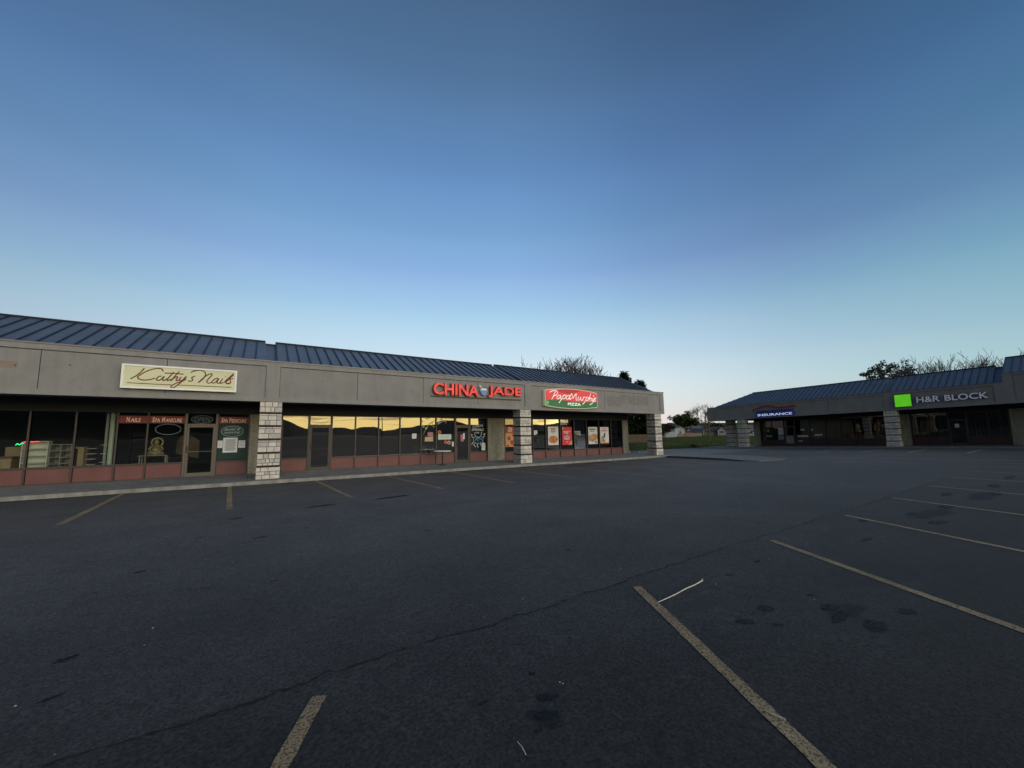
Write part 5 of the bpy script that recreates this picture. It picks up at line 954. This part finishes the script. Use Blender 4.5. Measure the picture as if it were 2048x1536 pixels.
# ---------------------------------------------------------------- field edge, fences, poles
TUFT = mat('grass_blades', (.105, .125, .042), .95, spec=0, col2=(.120, .110, .055), vscale=1.5)
m = MB(); rr = random.Random(12)
for i in range(7000):
    x = rr.uniform(30, 118); e = 30.4 if x > 46 else 28.8; y = e + (rr.random()**1.8)*52
    if x > 49 and y < 30.8: continue
    z = G(x, y)-.03; h = rr.uniform(.03, .08)*(1 if rr.random() < .93 else 1.8); w_ = rr.uniform(.05, .16); a_ = rr.uniform(0, 3.14)
    m.add([(x-w_*math.cos(a_), y-w_*math.sin(a_), z), (x+w_*math.cos(a_), y+w_*math.sin(a_), z), (x+rr.uniform(-.06, .06), y+rr.uniform(-.06, .06), z+h)], [(0, 1, 2)])
prop(m.build('grass', TUFT, recalc=False), 'short rough grass of the field beyond the car park', 'grass', kind='stuff')
def fence(pts, h, pw, mt, label, cap=None):
    S = thing('fence', (pts[0][0], pts[0][1], G(*pts[0])), label, 'fence', 'board fences beyond the field'); rr = random.Random(int(pts[0][0]))
    m_ = MB(); post = []
    for (x0, y0), (x1, y1) in zip(pts[:-1], pts[1:]):
        L_ = math.hypot(x1-x0, y1-y0); n = int(L_/pw); dx, dy = (x1-x0)/L_, (y1-y0)/L_
        for i in range(n):
            a_, b_ = i*pw+.008, (i+1)*pw-.008; hh = h*rr.uniform(.975, 1.01); t_ = .012; o_ = rr.uniform(-.006, .006)
            x, y = x0+dx*a_, y0+dy*a_; X, Y = x0+dx*b_, y0+dy*b_; nx_, ny_ = -dy*t_, dx*t_; z = G(x, y)-.15
            m_.add([(x-nx_+o_, y-ny_, z), (X-nx_+o_, Y-ny_, z), (X+nx_+o_, Y+ny_, z), (x+nx_+o_, y+ny_, z), (x-nx_+o_, y-ny_, z+hh+.15), (X-nx_+o_, Y-ny_, z+hh+.15), (X+nx_+o_, Y+ny_, z+hh+.15), (x+nx_+o_, y+ny_, z+hh+.15)], [(0, 3, 2, 1), (4, 5, 6, 7), (0, 1, 5, 4), (1, 2, 6, 5), (2, 3, 7, 6), (3, 0, 4, 7)])
        for i in range(0, int(L_/2.4)+1): post.append((x0+dx*i*2.4-dy*.09, y0+dy*i*2.4+dx*.09))
    m_.build('boards', mt, S, recalc=False)
    for (x, y) in post: q = MB(); z = G(x, y)-.2; q.box(x-.05, x+.05, y-.05, y+.05, z, z+h+.25); q.build('post', mt, S)
WF = mat('weathered_boards', (.26, .19, .11), .9, col2=(.17, .125, .08), vscale=4); GF = mat('grey_boards', (.30, .31, .31), .9, col2=(.21, .22, .22), vscale=3); TF = mat('tan_boards', (.42, .29, .20), .9, var=.15, vscale=3)
fence([(61.5, 58.8), (65.0, 54.8), (68.6, 50.2)], 1.62, .14, WF, 'weathered brown board fence seen under the end of the canopy')
fence([(99.6, 75.6), (116.0, 78.0)], 1.75, .16, GF, 'pale grey board fence running from the last pillar')
fence([(124.5, 83.3), (128.3, 77.8)], 1.1, .16, TF, 'low tan board fence in front of the houses')
def pole(x, y, h, r, label, arm=None):
    S = thing('pole', (x, y, G(x, y)), label, 'pole', 'poles in the gap'); z = G(x, y)-.2
    m_ = MB(); m_.tube([(x, y, z), (x, y, z+h*.5), (x, y, z+h)], [r, r*.85, r*.65], 8); m_.build('shaft', MT['woodd'], S)
    if arm: a_ = MB(); a_.tube([(x-arm*.5, y+arm*.8, z+h*.95), (x+arm*.5, y-arm*.8, z+h*.95)], .05, 5); a_.build('cross_arm', MT['woodd'], S)
pole(86.76, 49.72, 7.9, .14, 'tall thin utility pole beside the corner of the right row'); pole(100.9, 64.8, 2.9, .12, 'short dark post in front of the house with the white gable')
pole(139.5, 76.0, 6.2, .10, 'distant thin pole above the brown roof', .8)
# ---------------------------------------------------------------- houses
HM = dict(white=mat('house_white', (.62, .58, .52), .8), grey=mat('house_grey', (.30, .35, .38), .8, var=.1, vscale=2), tan=mat('house_tan', (.40, .32, .25), .8), rgrey=mat('shingle_grey', (.13, .16, .20), .9, var=.15, vscale=3), rbrown=mat('shingle_brown', (.085, .062, .052), .9, var=.15, vscale=3), rdark=mat('shingle_dark', (.045, .048, .055), .9), win=mat('house_window', (.05, .06, .07), .2))
HF = math.atan2(-(97.6-75), (157-137))   # houses face the field
def house(cx, cy, L_, Dp, hw, hr, wm, rm, label, rot=0.0, gable=False, windows=2, door=False, over=.35, z=None, chim=False):
    """L_ across the view, Dp deep, ridge along the length (or towards the viewer for gable)"""
    z0 = (G(cx, cy) if z is None else z); az = math.atan2(cx, cy) + rot; U = (math.cos(az), -math.sin(az)); V = (math.sin(az), math.cos(az))
    F = lambda u, v, w: (cx+U[0]*u+V[0]*v, cy+U[1]*u+V[1]*v, z0+w)
    S = thing('house', (cx, cy, z0), label, 'house', 'houses beyond the field')
    w_ = MB(F); h2, d2 = L_/2, Dp/2
    w_.box(-h2, h2, -d2, d2, -.4, hw)
    if gable: w_.prism([(-h2, hw+.002), (h2, hw+.002), (0, hw+hr-.06)], -d2, d2)
    else:
        for s_ in (-1, 1): w_.add([(s_*h2, -d2, hw), (s_*h2, d2, hw), (s_*h2, 0, hw+hr-.06)], [(0, 1, 2)])
    w_.build('wall', wm, S)
    r_ = MB(F); t = .12
    if gable:
        for s_ in (-1, 1):
            a_ = (s_*(h2+over), hw-over*hr/h2); b_ = (0, hw+hr)
            r_.add([(a_[0], -d2-over, a_[1]), (b_[0], -d2-over, b_[1]), (b_[0], d2+over, b_[1]), (a_[0], d2+over, a_[1]), (a_[0], -d2-over, a_[1]+t), (b_[0], -d2-over, b_[1]+t), (b_[0], d2+over, b_[1]+t), (a_[0], d2+over, a_[1]+t)], [(0, 3, 2, 1), (4, 5, 6, 7), (0, 1, 5, 4), (1, 2, 6, 5), (2, 3, 7, 6), (3, 0, 4, 7)])
    else:
        for s_ in (-1, 1):
            a_ = (s_*(d2+over), hw-over*hr/d2); b_ = (0, hw+hr)
            r_.add([(-h2-over, a_[0], a_[1]), (-h2-over, b_[0], b_[1]), (h2+over, b_[0], b_[1]), (h2+over, a_[0], a_[1]), (-h2-over, a_[0], a_[1]+t), (-h2-over, b_[0], b_[1]+t), (h2+over, b_[0], b_[1]+t), (h2+over, a_[0], a_[1]+t)], [(0, 3, 2, 1), (4, 5, 6, 7), (0, 1, 5, 4), (1, 2, 6, 5), (2, 3, 7, 6), (3, 0, 4, 7)])
    ro = r_.build('roof', rm, S)
    if chim: MB(F).box(h2*.3, h2*.3+.7, -.1, .6, hw+hr*.5, hw+hr+.7).build('chimney', HM['rdark'], ro)
    for i in range(windows):
        x = -h2 + L_*(i+.5)/windows; f_ = MB(F); f_.box(x-.6, x+.6, -d2-.03, -d2-.001, 1.0, min(2.0, hw-.2)); fo = f_.build('window', HM['white'], S); MB(F).box(x-.52, x+.52, -d2-.045, -d2-.031, 1.08, min(1.92, hw-.28)).build('pane', HM['win'], fo)
    if door: MB(F).box(h2*.55, h2*.55+.95, -d2-.04, -d2-.001, 0, 2.05).build('door', HM['white'], S)
    return S
house(139.6, 88.4, 9.5, 7, 1.5, 1.25, HM['tan'], HM['rdark'], 'low tan house with a dark roof behind the tan fence', windows=2)
house(138.9, 87.5, 2.6, 3.5, 1.55, 1.2, HM['white'], HM['rdark'], 'small white gabled shed in front of the low tan house', gable=True, windows=1)
house(156.5, 96.8, 7.2, 7.5, 2.3, 1.8, HM['grey'], HM['rgrey'], 'blue grey house with a pale slate roof and chimney', windows=2, chim=True, door=True)
house(124.0, 85.2, 4.4, 6, 3.4, 1.4, HM['grey'], HM['rdark'], 'tall narrow grey house with a steep dark gable', gable=True, windows=1, rot=.25)
house(131.5, 87.5, 4.2, 6, 2.9, 1.1, HM['white'], HM['rdark'], 'white gabled house half hidden by the grey one', gable=True, windows=1, rot=-.2)
house(158.0, 87.8, 7.4, 7, 1.7, 1.6, HM['tan'], HM['rbrown'], 'long brown roofed house under the corner of the far canopy', windows=3)
house(157.6, 85.0, 2.8, 7.6, 2.0, 1.35, HM['white'], HM['rbrown'], 'cream gable end at the right of the brown roofed house', gable=True, windows=1)
house(156.5, 71.0, 7.0, 6, 2.6, 1.2, HM['white'], HM['rgrey'], 'pale house seen between the far pillar and the end wall', windows=2)
# carport
S = thing('carport', (147, 85.4, G(147, 85.4)), 'white posted carport between the two far houses', 'carport'); z = G(147, 85.4)
F_ = lambda u, v, w: (147+u*.5+v*.86, 85.4-u*.86+v*.5, z+w)
for u in (-.9, .9): MB(F_).box(u-.09, u+.09, -.1, .1, -.2, 2.25).build('post', HM['white'], S)
MB(F_).box(-1.2, 1.2, -.3, 2.6, 2.25, 2.42).build('roof', HM['white'], S)
# car parked far away, seen between pillar and wall
S = thing('parked_car', (135.8, 63.5, G(135.8, 63.5)), 'white car parked on the grass seen past the far pillar', 'car'); z = G(135.8, 63.5); az = math.atan2(135.8, 63.5)+.15
F_ = lambda u, v, w: (135.8+math.cos(az)*u+math.sin(az)*v, 63.5-math.sin(az)*u+math.cos(az)*v, z+w)
b_ = MB(F_); b_.prism([(-2.1, .35), (2.1, .35), (2.15, .75), (1.9, .92), (.9, .98), (-1.5, 1.0), (-2.05, .9), (-2.15, .6)], -.85, .85); b_.build('body', mat('car_white', (.62, .64, .64), .3), S)
b_ = MB(F_); b_.prism([(-1.4, 1.0), (.95, .98), (.35, 1.42), (-.95, 1.44)], -.72, .72); b_.build('cabin', HM['win'], S)
for u in (-1.3, 1.3):
    for v in (-.8, .8): w_ = MB(F_); w_.prism([(u+.33*math.cos(6.28*j/14), .33+.33*math.sin(6.28*j/14)) for j in range(14)], v-.1, v+.1); w_.build('wheel', MT['black'], S)
# ---------------------------------------------------------------- what stands behind the camera (mirrored in the shop glass)
HILL = mat('dark_hillside', (.010, .012, .012), .95, var=.2, vscale=.02)
def ridge(prof, dist, depth, name):
    m_ = MB(); n = len(prof)
    a_ = [(dist*math.sin(rad(z_)), dist*math.cos(rad(z_))) for z_, _ in prof]; b_ = [((dist+depth)*math.sin(rad(z_)), (dist+depth)*math.cos(rad(z_))) for z_, _ in prof]
    c_ = [((dist-depth*.8)*math.sin(rad(z_)), (dist-depth*.8)*math.cos(rad(z_))) for z_, _ in prof]
    h = [CAM_H + dist*math.tan(rad(e_)) for _, e_ in prof]
    m_.add([(x, y, -6) for x, y in c_] + [(x, y, h[i]) for i, (x, y) in enumerate(a_)] + [(x, y, -6) for x, y in b_], [(i, i+1, n+i+1, n+i) for i in range(n-1)] + [(n+i, n+i+1, 2*n+i+1, 2*n+i) for i in range(n-1)])
    prop(m_.build(name, HILL, recalc=False), kind='structure')
def az_of(px): return 33.29 + math.degrees(math.atan((px-1024)/768.1))
base_y = lambda px: 858.3-.0143*(px-1024)
ks = [(-400, 792), (-100, 795), (100, 798), (300, 802), (420, 808), (480, 822), (530, 834), (566, 840), (575, 841), (590, 846), (602, 850), (617, 857), (640, 860), (664, 861), (671, 858), (678, 855.5), (698, 855.5), (709, 859.5), (713, 859.5), (722, 857), (728, 856.5), (756, 857.5), (770, 861), (771, 864), (798, 860.5), (803, 858.5), (818, 857), (841, 856), (860, 852), (880, 849), (895, 843), (905, 841), (925, 842), (935, 846), (950, 850), (1000, 853), (1080, 851), (1200, 849), (1400, 852)]
prof = []
for px, py in ks:
    e_ = math.degrees(math.atan((base_y(px)+2.5-py)/768.1*math.cos(math.atan((px-1024)/768.1)))); prof.append((180-az_of(px), e_))
prof = [(z_, max(.02, e_)) for z_, e_ in prof]
prof = [(236+i*8, 3.4-.25*i) for i in range(7, -1, -1)] + [q for q in prof if q[0] < 232]
ridge(prof, 900, 260, 'hills')
# street light pole behind the camera, mirrored in the third window
S = thing('street_lamp', (20.5, -38, plane(20.5, -38)), 'tall lamp pole of the lot behind the viewer', 'street lamp')
m_ = MB(); z = plane(20.5, -38); m_.tube([(20.5, -38, z), (20.5, -38, z+8.5)], [.10, .06], 8); m_.build('shaft', MT['black'], S); m_ = MB(); m_.box(20.1, 20.9, -38.2, -37.8, z+8.4, z+8.6); m_.build('lamp_head', MT['black'], S)
